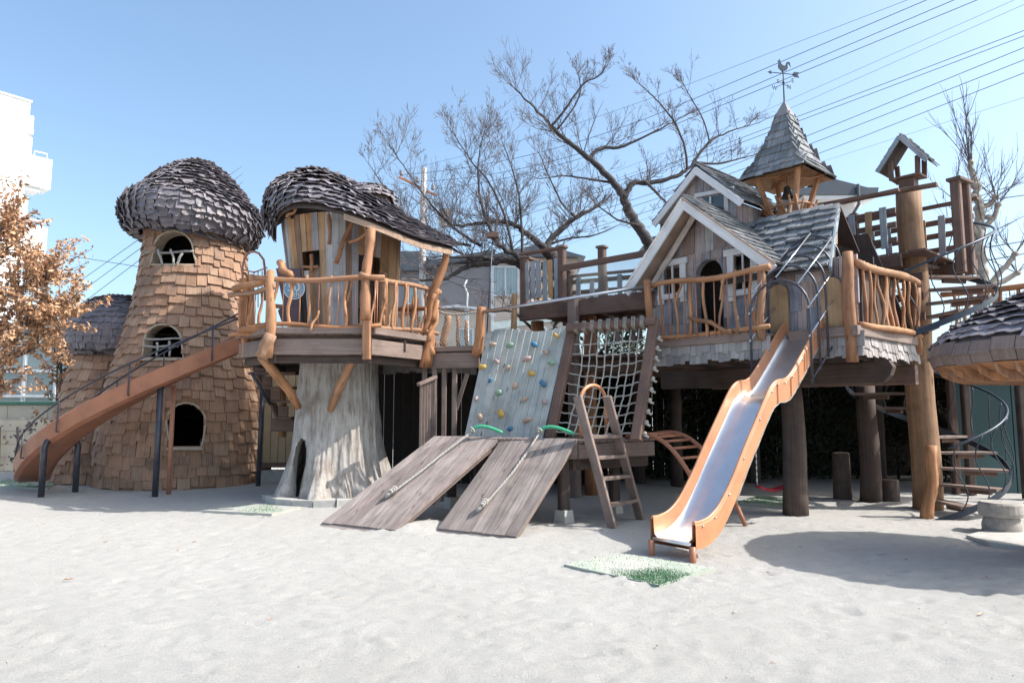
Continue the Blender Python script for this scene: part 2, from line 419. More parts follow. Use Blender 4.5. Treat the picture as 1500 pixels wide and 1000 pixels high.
def prof_fn(prof):
    L = [0]
    for i in range(1, len(prof)): L.append(L[-1] + math.hypot(prof[i][0] - prof[i - 1][0], prof[i][1] - prof[i - 1][1]))
    def f(s):
        s = max(0, min(L[-1] - 1e-6, s))
        for i in range(1, len(L)):
            if s <= L[i]:
                t = (s - L[i - 1]) / (L[i] - L[i - 1] + 1e-9)
                a, b = prof[i - 1], prof[i]; dr, dz = b[0] - a[0], b[1] - a[1]; l = math.hypot(dr, dz) + 1e-9
                return lerp(a[0], b[0], t), lerp(a[1], b[1], t), dr / l, dz / l
    return f, L[-1]
def smooth_prof(p, n=6):
    out = []
    for i in range(len(p) - 1):
        a = p[max(0, i - 1)]; b = p[i]; c = p[i + 1]; d = p[min(len(p) - 1, i + 2)]
        for k in range(n):
            t = k / n
            out.append(tuple(.5 * ((2 * b[q]) + (-a[q] + c[q]) * t + (2 * a[q] - 5 * b[q] + 4 * c[q] - d[q]) * t * t + (-a[q] + 3 * b[q] - 3 * c[q] + d[q]) * t ** 3) for q in (0, 1)))
    out.append(tuple(p[-1])); return out
def rev_shingles(prof, c, expo, wlo, whi, t, mat=None, s0=0, polys=(), over=1.55, jz=.02, lift=1.0, a_only=None):
    f, L = prof_fn(prof); c = V(c); its = []; s = s0
    while s < L - expo * .3:
        r, z, tr, tz = f(s)
        if r < .04: break
        a = U(0, 1)
        a_end = a + 2 * math.pi
        while a < a_end:
            w = min(U(wlo, whi), max(.05, r * .9)); da = w / r; am = a + da / 2; a += da
            rad = V((math.cos(am), math.sin(am), 0)); x = V((-math.sin(am), math.cos(am), 0))
            if a_only and not a_only(am): continue
            zj = U(-jz, jz)
            r1, z1, tr, tz = f(s + zj)
            up = rad * tr + V((0, 0, tz)); n = rad * tz - V((0, 0, tr))
            h = expo * over
            p = rad * r1 + V((0, 0, z1)) + n * (t * .9 * lift)
            up2 = (up * h - n * (t * 1.1 * lift)).normalized()
            if mat: p = mat @ p; x = mat @ x; up2 = mat @ up2; n = mat @ n
            p = p + c
            cand = [(p, w * .97)]
            if polys:
                def bad(q, ww):
                    for i in (-.5, 0, .5):
                        for j in (0.02, .33, .66, 1):
                            X = proj(q + x * (i * ww) + up2 * (j * h))
                            for pl in polys:
                                if inpoly(X[0], X[1], pl): return True
                    return False
                if n.dot(p - V((0, 0, CAMZ))) < 0 and bad(p, w * .97):
                    cand = []
                    for q in (-.375, -.125, .125, .375):
                        pp = p + x * (q * w)
                        if not bad(pp, w * .24): cand.append((pp, w * .24))
                        elif not any(inpoly(*proj(pp + up2 * (j * h)), pl) for pl in polys for j in (-.02, .25, .5)): its.append((pp, x, up2, n, w * .24, h * .5, t))
            for (pp, ww) in cand: its.append((pp, x, up2, n, ww, h, t * U(.8, 1.25)))
        s += expo
    return its
def plane_shingles(p00, p10, p11, p01, expo, wlo, whi, t, over=1.6, jz=.015, gap=.96, ok=None):
    p00, p10, p11, p01 = map(V, (p00, p10, p11, p01)); its = []
    H = ((p01 - p00).length + (p11 - p10).length) / 2; n = (p10 - p00).cross(p01 - p00).normalized()
    s = 0
    while s < H - expo * .4:
        v = s / H; a = lerp(p00, p01, v); b = lerp(p10, p11, v); W = (b - a).length; x = (b - a).normalized()
        up = ((lerp(p01, p11, .5) - lerp(p00, p10, .5))); up = (up - x * up.dot(x)).normalized()
        q = -U(0, wlo * .5)
        while q < W:
            w = U(wlo, whi); l = max(q, 0); r_ = min(q + w, W); q += w
            if r_ - l < wlo * .3: continue
            p = a + x * ((l + r_) / 2) + up * U(-jz, jz) + n * (t * .9)
            if ok and not ok(p): continue
            its.append((p, x, (up * expo * over - n * t * 1.1).normalized(), n, (r_ - l) * gap, min(expo * over, H - s + expo * .3), t * U(.8, 1.3)))
        s += expo
    return its
def crooked(p0, p1, r0, r1=None, bend=.03, n=6, wob=.1, sides=8, mb=None):
    p0, p1 = V(p0), V(p1); mb = mb or MB(); r1 = r1 or r0
    d = p1 - p0; s1 = d.normalized().orthogonal().normalized(); s2 = d.normalized().cross(s1)
    ph, ph2 = U(0, 6), U(0, 6); f = U(.6, 1.5)
    pts = []; rs = []
    for i in range(n + 1):
        t = i / n; env = math.sin(math.pi * t) ** .7 if 0 < t < 1 else 0
        o = s1 * (bend * math.sin(ph + t * 5 * f)) + s2 * (bend * math.sin(ph2 + t * 4 * f))
        pts.append(p0 + d * t + o * env); rs.append(lerp(r0, r1, t) * U(1 - wob, 1 + wob))
    mb.tube(pts, rs, sides, wob=.05); return mb
def stick(name, p0, p1, r0, r1=None, parent=None, mat='log', bend=.03, **k):
    return build(crooked(p0, p1, r0, r1, bend, **{q: k[q] for q in k if q in ('n', 'wob', 'sides')}), name, mat, parent, True)
# ---------------------------------------------------------------- ground
def vnoise(x, y, sc, seed):
    x = x / sc + seed * 17.3; y = y / sc + seed * 9.1
    xi = np.floor(x).astype(np.int64); yi = np.floor(y).astype(np.int64); fx = x - xi; fy = y - yi
    fx = fx * fx * (3 - 2 * fx); fy = fy * fy * (3 - 2 * fy)
    def h(a, b):
        n = (a * 374761393 + b * 668265263 + seed * 1442695) & 0x7fffffff
        n = ((n ^ (n >> 13)) * 1274126177) & 0x7fffffff
        return ((n ^ (n >> 16)) & 0xffff) / 65535.0
    return (h(xi, yi) * (1 - fx) + h(xi + 1, yi) * fx) * (1 - fy) + (h(xi, yi + 1) * (1 - fx) + h(xi + 1, yi + 1) * fx) * fy
def ground():
    ys = [1.6]
    while ys[-1] < 19: ys.append(ys[-1] + (.028 if ys[-1] < 6 else .028 + (ys[-1] - 6) * .011))
    xs = list(np.arange(-14, 14.01, .045))
    X, Y = np.meshgrid(np.array(xs), np.array(ys)); Z = np.zeros_like(X)
    for sc, am, sd in ((2.6, .03, 1), (.9, .012, 2), (.42, .010, 3), (.2, .009, 4), (.11, .011, 5), (.065, .009, 6)):
        Z += (vnoise(X, Y, sc, sd) - .5) * am
    rg = np.random.RandomState(4)
    for i in range(4200):
        y = rg.uniform(2, 9.5); x = rg.uniform(-.9, .9) * y; a = rg.uniform(0, np.pi); l = rg.uniform(.03, .10); w = l * rg.uniform(.4, .8); d = rg.uniform(.002, .009) if i % 6 else rg.uniform(.008, .018)
        j0, j1 = np.searchsorted(ys, (y - .4, y + .4)); i0, i1 = np.searchsorted(xs, (x - .4, x + .4))
        dx = X[j0:j1, i0:i1] - x; dy = Y[j0:j1, i0:i1] - y
        u = (dx * np.cos(a) + dy * np.sin(a)) / l; v = (-dx * np.sin(a) + dy * np.cos(a)) / w; q = u * u + v * v
        Z[j0:j1, i0:i1] += d * (-np.exp(-q) + .55 * np.exp(-(np.sqrt(q) - 1.7) ** 2 * 3))
    # sand heaped against the foot of the ramps
    for (cx, cy, s, am) in ((-1.35, 8.75, .3, .10), (-1.0, 9.0, .25, .07), (.2, 8.3, .3, .03)):
        Z += am * np.exp(-((X - cx) ** 2 + (Y - cy) ** 2) / s ** 2)
    e = np.minimum(np.minimum(X + 14, 14 - X) / 1.2, np.minimum(Y - 1.6, 19 - Y) / 1.2).clip(0, 1)
    Z = Z * e - (1 - e) * .03
    h, w = X.shape
    co = np.stack([X, Y, Z], -1).reshape(-1, 3)
    idx = np.arange(h * w).reshape(h, w)
    q = np.stack([idx[:-1, :-1], idx[:-1, 1:], idx[1:, 1:], idx[1:, :-1]], -1).reshape(-1, 4)
    me = bpy.data.meshes.new('sand_ground'); me.vertices.add(len(co)); me.vertices.foreach_set('co', co.ravel())
    me.loops.add(q.size); me.loops.foreach_set('vertex_index', q.ravel()); me.polygons.add(len(q))
    me.polygons.foreach_set('loop_start', np.arange(0, q.size, 4)); me.polygons.foreach_set('use_smooth', np.ones(len(q), bool))
    me.update(); me.validate(); me.materials.append(M['sand'])
    put('sand_ground', me, kind='structure')
    mb = MB(); mb.add([V((-300, -60, -.05)), V((300, -60, -.05)), V((300, 600, -.05)), V((-300, 600, -.05))], [(0, 1, 2, 3)])
    build(mb, 'ground', 'sand', kind='structure')
ground()

# ---------------------------------------------------------------- walls of revolution with window openings cut through
def hit_rev(px, py, c, f_r):
    Y = 5.0
    while Y < c[1] + 1.5:
        p = at(px, py, Y)
        if math.hypot(p.x - c[0], p.y - c[1]) < f_r(p.z): return p
        Y += .01
    return at(px, py, c[1])
def r_of_z(prof):
    def f(z):
        for i in range(1, len(prof)):
            if z <= prof[i][1]:
                t = (z - prof[i - 1][1]) / (prof[i][1] - prof[i - 1][1] + 1e-9); return lerp(prof[i - 1][0], prof[i][0], max(0, t))
        return prof[-1][0]
    return f
def arch(x0, x1, ytop, ybot, pinch=0.0, n=16, flat=.0):
    cx = (x0 + x1) / 2; hw = (x1 - x0) / 2; yc = ytop + hw * (1.0 if (ybot - ytop) > hw else .9); P = []
    for i in range(n + 1):
        a = math.pi * i / n; P.append((cx + hw * math.cos(a), yc - (yc - ytop) * math.sin(a)))
    b0, b1 = x0 + pinch, x1 - pinch
    return P + [(x0 * .6 + b0 * .4, (yc + ybot) / 2), (b0, ybot), (cx, ybot), (b1, ybot), (x1 * .6 + b1 * .4, (yc + ybot) / 2)]
def reveal(th, poly, c, fr, depth=.3, fw=.035, proud=.04, mat='frame', name='window_frame'):
    pts = [hit_rev(x, y, c, fr) for x, y in poly]; n = len(pts)
    cen = sum(pts, V()) / n; inn = V((c[0] - cen.x, c[1] - cen.y, 0)).normalized()
    mb = MB(); ring = [p - inn * proud for p in pts]
    out = []
    for p in ring:
        d = p - (cen - inn * proud); d = d.normalized() if d.length else d; out.append(p + d * fw)
    inner = [p + inn * depth for p in pts]; ob = [p + inn * (proud + .02) for p in out]
    vs = ring + inner + out + ob; fs = []
    for i in range(n):
        j = (i + 1) % n
        fs += [(i, j, n + j, n + i), (2 * n + i, 2 * n + j, j, i), (3 * n + i, 3 * n + j, 2 * n + j, 2 * n + i)]
    mb.add(vs, fs); return build(mb, name, mat, th), pts, inn
def white_sticks(par, segs, r=.022, mat='stool'):
    for (a, b) in segs: stick('guard_branch', a, b, r, r * .8, par, mat, .015)

# ================================================================ big shingle tower
TC = V((-6.93, 14.7, 0))
tw = thing('shingle_tower', 'tall cedar shingled tower with a dark mushroom cap roof and three arched openings', 'tower', (TC.x, TC.y, 0), None)
tprof = smooth_prof([(1.66, -.05), (1.68, .8), (1.65, 1.5), (1.52, 2.1), (1.39, 2.65), (1.21, 3.4), (1.09, 4.1), (1.02, 4.8), (1.0, 5.5)], 8)
fr = r_of_z(tprof)
w_low = arch(245, 300, 591, 654, 6); w_mid = arch(213, 266, 476, 524, -3); w_top = arch(227, 283, 340, 387, -5)
polys = [w_low, w_mid, w_top]
def skipw(p): 
    if p.y > TC.y: return False
    x, y = proj(p); return any(inpoly(x, y, q) for q in polys)
mb = MB(); zs = np.linspace(-.05, 5.5, 150)
mb.lathe([(fr(z), z) for z in zs], TC, 260, skip=skipw)
wall = build(mb, 'wall', 'cedar', tw, True)
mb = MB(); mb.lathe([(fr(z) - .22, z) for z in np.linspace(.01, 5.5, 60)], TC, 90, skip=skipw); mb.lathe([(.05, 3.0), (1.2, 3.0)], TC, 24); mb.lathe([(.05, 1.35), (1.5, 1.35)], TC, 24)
build(mb, 'inner_lining', 'shadepaint', tw, True)
emit(rev_shingles(tprof, TC, .215, .13, .32, .028, polys=polys, s0=.04, jz=.055), 'shingle', wall, 'cedar')
for q in polys:
    fo, pts, inn = reveal(tw, q, TC, fr)
    if q is w_low:
        a, b = hit_rev(244, 657, TC, fr), hit_rev(297, 657, TC, fr); build(MB().board(a - inn * .09, b - inn * .09, .1, .035), 'sill', 'frame', fo)
    if q is w_mid:
        a, b = hit_rev(206, 527, TC, fr), hit_rev(261, 527, TC, fr); build(MB().board(a - inn * .07, b - inn * .07, .1, .035), 'sill', 'frame', fo)
def wpt(px, py, d=.03): p = hit_rev(px, py, TC, fr); return p + V((p.x - TC.x, p.y - TC.y, 0)).normalized() * d
white_sticks(tw, [(wpt(217, 371, .06), wpt(283, 369, .06)), (wpt(233, 366), wpt(239, 388)), (wpt(251, 366), wpt(256, 388)), (wpt(268, 371), wpt(259, 388))], .028)
white_sticks(tw, [(wpt(214, 497, .06), wpt(266, 496, .06)), (wpt(214, 507, .06), wpt(262, 508, .06)), (wpt(231, 502), wpt(231, 522)), (wpt(249, 500), wpt(249, 522))], .024)
# cap
cap = thing  # placeholder name kept simple
rprof = smooth_prof([(1.08, 5.26), (1.16, 5.20), (1.28, 5.28), (1.37, 5.48), (1.39, 5.70), (1.31, 5.90), (1.10, 6.12), (.92, 6.33), (.72, 6.54), (.50, 6.74), (.26, 6.88), (.03, 6.93)], 5)
tilt = Matrix.Translation((0.0, 0, 5.5)) @ Matrix.Rotation(R(3.5), 4, 'Y') @ Matrix.Translation((0, 0, -5.5))
rc = TC + V((-.05, -.03, 0))
mb = MB(); mb.lathe(rprof, rc, 72, mat=tilt)
roof = build(mb, 'roof', 'slate', tw, True)
its = rev_shingles(rprof, rc, .125, .14, .30, .026, mat=tilt, jz=.035, over=1.6, lift=1.0)
for k, (p, x, u, n, w, h, t) in enumerate(its):
    its[k] = (p + n * U(0, .012), (x + u * U(-.06, .06)).normalized(), (u + n * U(-.08, .05)).normalized(), n, w, h, t)
emit(its, 'roof_shingle', roof, 'slate', True)

# ================================================================ small shingled annex
AC = V((-8.78, 15.25, 0))
an = thing('small_shingle_tower', 'low shingled turret with a dark domed cap, left of the tall tower', 'tower', (AC.x, AC.y, 0))
aprof = smooth_prof([(1.28, -.05), (1.25, .6), (1.16, 1.3), (1.0, 2.0), (.84, 2.75)], 6); af = r_of_z(aprof)
wall = build(MB().lathe(aprof, AC, 64), 'wall', 'cedar', an, True)
emit([i for i in rev_shingles(aprof, AC, .215, .14, .30, .032, s0=.04, jz=.05) if i[0].x < -7.2 and (i[0] - TC).xy.length > 1.6], 'shingle', wall, 'cedar', limit=200)
capp = smooth_prof([(.78, 2.74), (.92, 2.70), (1.04, 2.86), (1.10, 3.08), (1.06, 3.32), (.94, 3.58), (.70, 3.82), (.40, 3.97), (.03, 4.02)], 5)
roof = build(MB().lathe(capp, AC, 64), 'roof', 'slate', an, True)
emit(rev_shingles(capp, AC, .135, .15, .26, .022, jz=.02, over=1.6), 'roof_shingle', roof, 'slate', True, limit=240)

# ================================================================ curved slide round the tower
def cs(a, r, dz=0.0):
    """point on the curved slide: a in degrees round the tower axis, r from the axis"""
    t = (a + 43) / -110.0
    z = 2.72 - 2.66 * t if t < .9 else 2.72 - 2.66 * .9 - (t - .9) * 1.5
    k = .12 * max(0, t - .6) / .4
    return V((TC.x + (r + k) * math.cos(R(a)), TC.y + (r + k) * math.sin(R(a)), max(.10, z) + dz))
csl = thing('curved_slide', 'brown curved slide sweeping down round the front of the shingle tower', 'slide', cs(-100, 2.6).xyz * V((1, 1, 0)) if False else (cs(-100, 2.6).x, cs(-100, 2.6).y, 0))
prof = [(2.28, .27), (2.29, .25), (2.33, .03), (2.40, -.02), (2.74, -.02), (2.81, .03), (2.85, .25), (2.87, .27), (2.885, .25), (2.86, -.02), (2.78, -.07), (2.36, -.07), (2.27, -.02), (2.25, .25)]
angs = [-40 - 113 * i / 60 for i in range(61)]
mb = MB(); n = len(prof); vs = [cs(a, r, z) for a in angs for (r, z) in prof]
fs = [(i * n + k, (i + 1) * n + k, (i + 1) * n + (k + 1) % n, i * n + (k + 1) % n) for i in range(60) for k in range(n)]
mb.add(vs, fs); build(mb, 'chute', 'slidebrown', csl)
mb = MB(); g = [[cs(a, r, .0) for r in (2.42, 2.58, 2.73)] for a in angs[:-1]]; mb.sheet(g); build(mb, 'steel_bed', 'steel', csl, True)
for r0, a0, a1, dz in ((2.86, -46, -139, .37), (2.30, -44, -112, .42)):
    pts = [cs(a0 + (a1 - a0) * i / 30, r0, .25 + dz * (1 - .25 * i / 30)) for i in range(31)]
    if r0 > 2.5: pts += [cs(-143, r0, .42), cs(-144.5, r0, .25), cs(-144.5, r0, .06), cs(-141, r0, .03)]
    build(MB().tube(pts, .017, 8), 'handrail', 'rail', csl, True)
    for a in ((-58, -84, -110, -130) if r0 > 2.5 else (-56, -76, -96)):
        t = (a - a0) / (a1 - a0); h = .25 + dz * (1 - .25 * t)
        build(MB().tube([cs(a, r0 + .03, h), cs(a, r0 + .05, .12), cs(a, r0 + .05, .02), cs(a, r0, .02)] if r0 > 2.5 else [cs(a, r0, h), cs(a, r0, .2)], .013, 6), 'rail_post', 'rail', csl, True)
for (px, py, a, r) in ((227, 727, -74, 2.8),):
    b = atz(px, py); top = cs(a, 2.80, -.03); build(MB().tube([b - V((0, 0, .1)), V((b.x, b.y, top.z))], .052, 12), 'support_post', 'rail', csl, True)
    b = atz(px, py) + V((.06, .35, 0)); build(MB().tube([b - V((0, 0, .1)), V((b.x, b.y, top.z))], .04, 10), 'support_post', 'railred', csl, True)
a, b = atz(60, 727), atz(110, 720); zt = atz(62, 652)
h = .98
pts = [a - V((0, 0, .1)), a + V((0, 0, h - .12)), a + V((.03, .01, h - .04)), a.lerp(b, .15) + V((0, 0, h)), a.lerp(b, .85) + V((0, 0, h)), b + V((-.02, 0, h - .05)), b + V((0, 0, h - .14)), b - V((0, 0, .1))]
build(MB().tube(pts, .052, 12), 'support_frame', 'rail', csl, True)

for r in (2.28, 2.88):
    pass
gp = lambda x, y, Y=12.75: at(x, y, Y)
build(MB().tube([gp(356, 432), gp(355, 392), gp(358, 378), gp(364, 370), gp(371, 368), gp(379, 371), gp(386, 380), gp(388, 394), gp(388, 440)], .022, 8), 'grab_arch', 'railred', csl, True)
for (a, b) in (((357, 395), (372, 399)), ((372, 399), (391, 392))): build(MB().tube([gp(*a), gp(*b, 12.4)], .014, 6), 'guard_rail', 'railred', csl, True)
for x in (364, 372, 378, 384, 391): build(MB().tube([gp(x, 397, 12.6), gp(x, 450, 12.6)], .010, 6), 'guard_rod', 'railred', csl, True)

# ================================================================ tree stump
SC = V((-3.03, 11.95, 0))
sprof = smooth_prof([(1.02, -.08), (.96, .15), (.85, .45), (.76, .9), (.71, 1.5), (.67, 2.1), (.66, 2.62)], 14)
sfr = r_of_z([(r, z) for r, z in sprof])
door = [(427, 738), (427, 705), (430, 670), (435, 650), (441, 641), (447, 645), (450, 660), (449, 678), (443, 705), (436, 738)]
def sdisp(a, r, z):
    q = max(0, 1 - z / 1.1)
    fl = .09 * q * math.sin(a * 7 + .6 * math.sin(a * 3)) + .05 * q * math.sin(a * 15 + 1)
    return r * (1 + fl) + .05 * noise.noise(V((math.cos(a) * 2.2, math.sin(a) * 2.2, z * .8))) + .035 * noise.noise(V((math.cos(a) * 9, math.sin(a) * 9, z * 1.2))) + .022 * noise.noise(V((math.cos(a) * 26, math.sin(a) * 26, z * 3)))
st = thing('tree_stump', 'huge pale weathered tree stump with a dark slit doorway, carrying the plank hut deck', 'tree stump', (SC.x, SC.y, 0))
fine = smooth_prof(sprof[::4], 8)
mb = MB(); mb.lathe([(r_of_z(sprof)(z), z) for z in np.linspace(-.06, 2.6, 130)], SC, 300, disp=sdisp, skip=lambda p: p.y < SC.y and inpoly(*proj(p), door))
build(mb, 'trunk', 'stump', st, True)
pts = [hit_rev(x, y, SC, sfr) for x, y in door]; inn = V((.35, 1, 0)).normalized(); n = len(pts)
mb = MB(); mb.add([p - inn * .02 for p in pts] + [p + inn * .12 for p in pts], [(i, (i + 1) % n, n + (i + 1) % n, n + i) for i in range(n)]); build(mb, 'doorway_reveal', 'stump', st, True)
mb = MB(); mb.lathe([(.5, -.05), (.48, 2.5)], SC, 40, R(10), R(190)); mb.lathe([(.02, 1.9), (.6, 1.9)], SC, 16); build(mb, 'hollow_lining', 'shadepaint', st, True)  # near-black lining paints the darkness inside the hollow
mb = MB()
for k in range(9):
    a = R(200 + k * 17); a2 = R(200 + (k + 1) * 17 - 1)
    P = [SC + V((math.cos(q) * r, math.sin(q) * r, -.05)) for q, r in ((a, .8), (a, 1.2), (a2, 1.18), (a2, .8))]
    mb = MB().prism(P, (0, 0, .15)); build(mb, 'base_block', 'concrete', st)

# ================================================================ deck on the stump
DZ = 2.66
dk = thing('stump_deck', 'dark timber deck with a crooked branch railing standing on the pale tree stump', 'deck', (SC.x, SC.y, DZ - .35))
A, B_, C_, D_ = at(352, 490, 10.95), at(396, 486, 10.2), at(541, 488, 10.2), at(630, 505, 11.5)
for p in (A, B_, C_, D_): p.z = DZ
E_, F_, G_ = V((-1.5, 13.1, DZ)), V((-3.0, 13.7, DZ)), V((-4.4, 12.9, DZ))
ring = [A, B_, C_, D_, E_, F_, G_]
# deck boards, running away from the viewer
x = A.x + .02
def clipring(x0):
    ys = []
    for i in range(7):
        p, q = ring[i], ring[(i + 1) % 7]
        if (p.x - x0) * (q.x - x0) < 0: ys.append(lerp(p.y, q.y, (x0 - p.x) / (q.x - p.x)))
    return (min(ys), max(ys)) if len(ys) > 1 else None
while x < -1.45:
    c = clipring(x + .06)
    if c and c[1] - c[0] > .15: build(MB().board((x + .06, c[0] + .03, DZ - .02), (x + .06, c[1] - .03, DZ - .02), .118, .035), 'deck_board', 'darkgrey', dk)
    x += .13
for i in range(7):
    p, q = ring[i], ring[(i + 1) % 7]; d = (q - p).normalized(); nrm = d.cross(V((0, 0, 1)))
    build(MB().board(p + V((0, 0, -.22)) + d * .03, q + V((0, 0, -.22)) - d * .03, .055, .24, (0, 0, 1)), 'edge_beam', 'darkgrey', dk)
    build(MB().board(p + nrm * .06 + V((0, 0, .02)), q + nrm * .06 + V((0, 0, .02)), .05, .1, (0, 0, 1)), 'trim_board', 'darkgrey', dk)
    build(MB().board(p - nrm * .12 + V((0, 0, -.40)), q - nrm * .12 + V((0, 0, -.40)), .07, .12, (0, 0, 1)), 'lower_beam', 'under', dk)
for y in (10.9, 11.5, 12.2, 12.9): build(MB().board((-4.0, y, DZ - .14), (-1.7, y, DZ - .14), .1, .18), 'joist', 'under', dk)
# props under the deck
mb = MB().tube([at(383, 522, 10.35), at(402, 545, 10.6), at(424, 572, 10.95), at(437, 596, 11.25)], [.07, .075, .07, .06], 10, wob=.05); build(mb, 'brace_log', 'log', dk, True)
mb = MB().tube([at(521, 515, 10.4), at(508, 545, 10.7), at(496, 570, 10.95), at(484, 600, 11.15)], [.075, .07, .075, .06], 10, wob=.05); build(mb, 'brace_log', 'log', dk, True)
# railing
def rail_bay(th, p, q, hl, hh, nst, r=.042, over=.12, rods=True, mat='log', lean=.0, ys=True):
    d = (q - p).normalized()
    build(crooked(p - d * over + V((0, 0, hh)), q + d * over + V((0, 0, hh)), r, r * 1.05, .035, 8), 'top_rail', mat, th, True)
    if hl is not None: build(crooked(p - d * over * .7 + V((0, 0, hl)), q + d * over * .7 + V((0, 0, hl + .01)), r * .8, r * .8, .035, 8), 'bottom_rail', mat, th, True)
    hl = hl or 0
    for i in range(nst):
        t = (i + .6) / (nst + .2) + U(-.1, .1) / nst; b = p.lerp(q, t) + V((0, 0, hl)); tp = p.lerp(q, t + U(-.03, .03) + lean) + V((0, 0, hh + U(0, .05)))
        mb = crooked(b - V((0, 0, .05)), tp, U(.018, .029), U(.016, .025), .035, 7)
        if ys and i % 3 == 1:
            m_ = b.lerp(tp, U(.45, .6)); crooked(m_, p.lerp(q, t + .055) + V((0, 0, hh)), .02, .018, .01, 4, mb=mb)
        build(mb, 'baluster', mat, th, True)
        if rods: t2 = t + .5 / nst; build(MB().tube([p.lerp(q, t2) + V((0, 0, 0)), p.lerp(q, t2) + V((0, 0, hh))], .009, 6), 'rod', 'railred', th, True)
rail_bay(dk, B_ + V((-.12, -.05, 0)), C_ + V((.1, -.05, 0)), .09, .82, 6)
rail_bay(dk, C_ + V((-.05, -.1, 0)), D_ + V((.08, -.02, 0)), .12, .84, 7, lean=.05)
rail_bay(dk, A + V((-.05, -.15, 0)), B_ + V((-.05, 0, 0)), .02, .68, 3, over=.15)
rail_bay(dk, F_, E_, .1, .8, 5, rods=False); rail_bay(dk, G_, F_, .1, .8, 5, rods=False); rail_bay(dk, D_ + V((-.1, .3, 0)), E_, .1, .8, 4, rods=False)
for (a, b, r) in (((397, 396, 10.12), (393, 524, 10.12), .075), ((356, 408, 10.85), (361, 523, 10.85), .08), ((366, 402, 10.9), (372, 520, 10.9), .06), ((633, 372, 11.35), (622, 538, 11.35), 0)):
    if r: stick('corner_post', at(*b), at(*a), r, r * .85, dk, bend=.025)
# block feet of the posts, tall porch pole and leaning porch pole with forked branches
stick('corner_post', at(382, 524, 10.1), at(397, 490, 10.1), .10, .09, dk, bend=.02, n=4)
build(MB().board(at(537, 526, 10.05), at(537, 470, 10.05), .12, .1, (0, -1, 0)), 'post_block', 'log', dk)
stick('porch_pole', at(535, 470, 10.12), at(544, 336, 10.3), .08, .065, dk, bend=.035, n=8)
stick('porch_pole', at(622, 500, 11.4), at(655, 362, 11.25), .085, .06, dk, bend=.05, n=8)
stick('corner_post', at(623, 538, 11.35), at(632, 455, 11.35), .10, .08, dk, bend=.03)
stick('fork_branch', at(634, 520, 11.3), at(624, 460, 11.35), .055, .045, dk, bend=.03)
stick('fork_branch', at(633, 470, 11.3), at(641, 423, 11.3), .055, .05, dk, bend=.03)
stick('fork_branch', at(628, 500, 11.3), at(641, 440, 11.4), .05, .03, dk, bend=.04)
stick('fork_branch', at(620, 487, 11.2), at(637, 430, 11.2), .045, .035, dk, bend=.03)
stick('twisted_branch', at(409, 384, 10.6), at(426, 405, 10.35), .06, .05, dk, bend=.03)
stick('twisted_branch', at(343, 423, 10.7), at(392, 408, 10.2), .055, .06, dk, bend=.04)
stick('twisted_branch', at(350, 485, 10.7), at(392, 478, 10.15), .05, .05, dk, bend=.04)
stick('loose_branch', at(455, 485, 10.05), at(467, 455, 10.1), .02, .015, dk, bend=.02)

# ================================================================ plank hut
HC = V((-2.93, 12.05, DZ))
hut = thing('plank_hut', 'round hut of upright multicoloured planks with a wavy dark roof on the stump deck', 'playhouse', (HC.x, HC.y, DZ))
NP = 56
wl_win = [(443, 372), (465, 370), (465, 397), (444, 398)]; wl_door = [(528, 376), (557, 380), (557, 480), (528, 478)]; wl_dia = [(421, 312), (427, 288), (435, 312), (428, 330)]
def hutpt(a, t):
    rx = lerp(.84, 1.10 if math.cos(a) < 0 else .95, t); ry = lerp(.84, 1.0, t)
    return HC + V((-.05 * t + rx * math.cos(a), ry * math.sin(a), t * 2.1))
wall = None
for k in range(NP):
    a = 2 * math.pi * (k + .5) / NP; b0, b1 = hutpt(a, 0), hutpt(a, 1); n = V((math.cos(a), math.sin(a), 0))
    w0 = 2 * math.pi * .84 / NP * 1.03; w1 = w0 * 1.22
    segs = [(0, 1)]
    if n.y < .3:
        free = []; run = None
        for i in range(41):
            t = i / 40; x, y = proj(b0.lerp(b1, t)); ok = not any(inpoly(x, y, q) for q in (wl_win, wl_door, wl_dia))
            if k and math.cos(a) < -.55 and t < .38 and n.y < .25: ok = False
            if ok and run is None: run = t
            if (not ok or i == 40) and run is not None: free.append((run, t)); run = None
        segs = [s for s in free if s[1] - s[0] > .05]
    for (t0, t1) in segs:
        off = n * U(-.012, .02)
        build(MB().board(b0.lerp(b1, t0) + off, b0.lerp(b1, t1) + off, lerp(w0, w1, t0), .028, n, .003, w2=lerp(w0, w1, t1)), 'plank', 'hutplank', hut)
mb = MB(); mb.lathe([(.03, 1.9), (.5, 1.9)], HC, 12); mb.lathe([(.72, .0), (.74, .75)], HC, 30, R(0), R(150)); build(mb, 'inner_lining', 'shadepaint', hut)
stick('wall_branch', at(483, 308, 11.1), at(482, 357, 11.05), .035, .03, hut, bend=.04)
stick('wall_branch', at(519, 320, 10.9), at(492, 386, 10.9), .035, .04, hut, bend=.03)
stick('wall_branch', at(512, 355, 10.85), at(541, 340, 10.6), .03, .025, hut, bend=.02)
stick('wall_branch', at(533, 320, 10.6), at(539, 365, 10.4), .03, .025, hut, bend=.02)
stick('wall_branch', at(421, 318, 11.2), at(433, 304, 11.1), .035, .03, hut, bend=.03)
stick('window_stick', at(456, 372, 11.1), at(456, 398, 11.1), .03, .03, hut, bend=.01)
stick('window_stick', at(444, 391, 11.1), at(466, 390, 11.1), .022, .022, hut, bend=.01)
stick('door_jamb', at(563, 400, 11.1), at(560, 478, 11.0), .05, .05, hut, bend=.02)
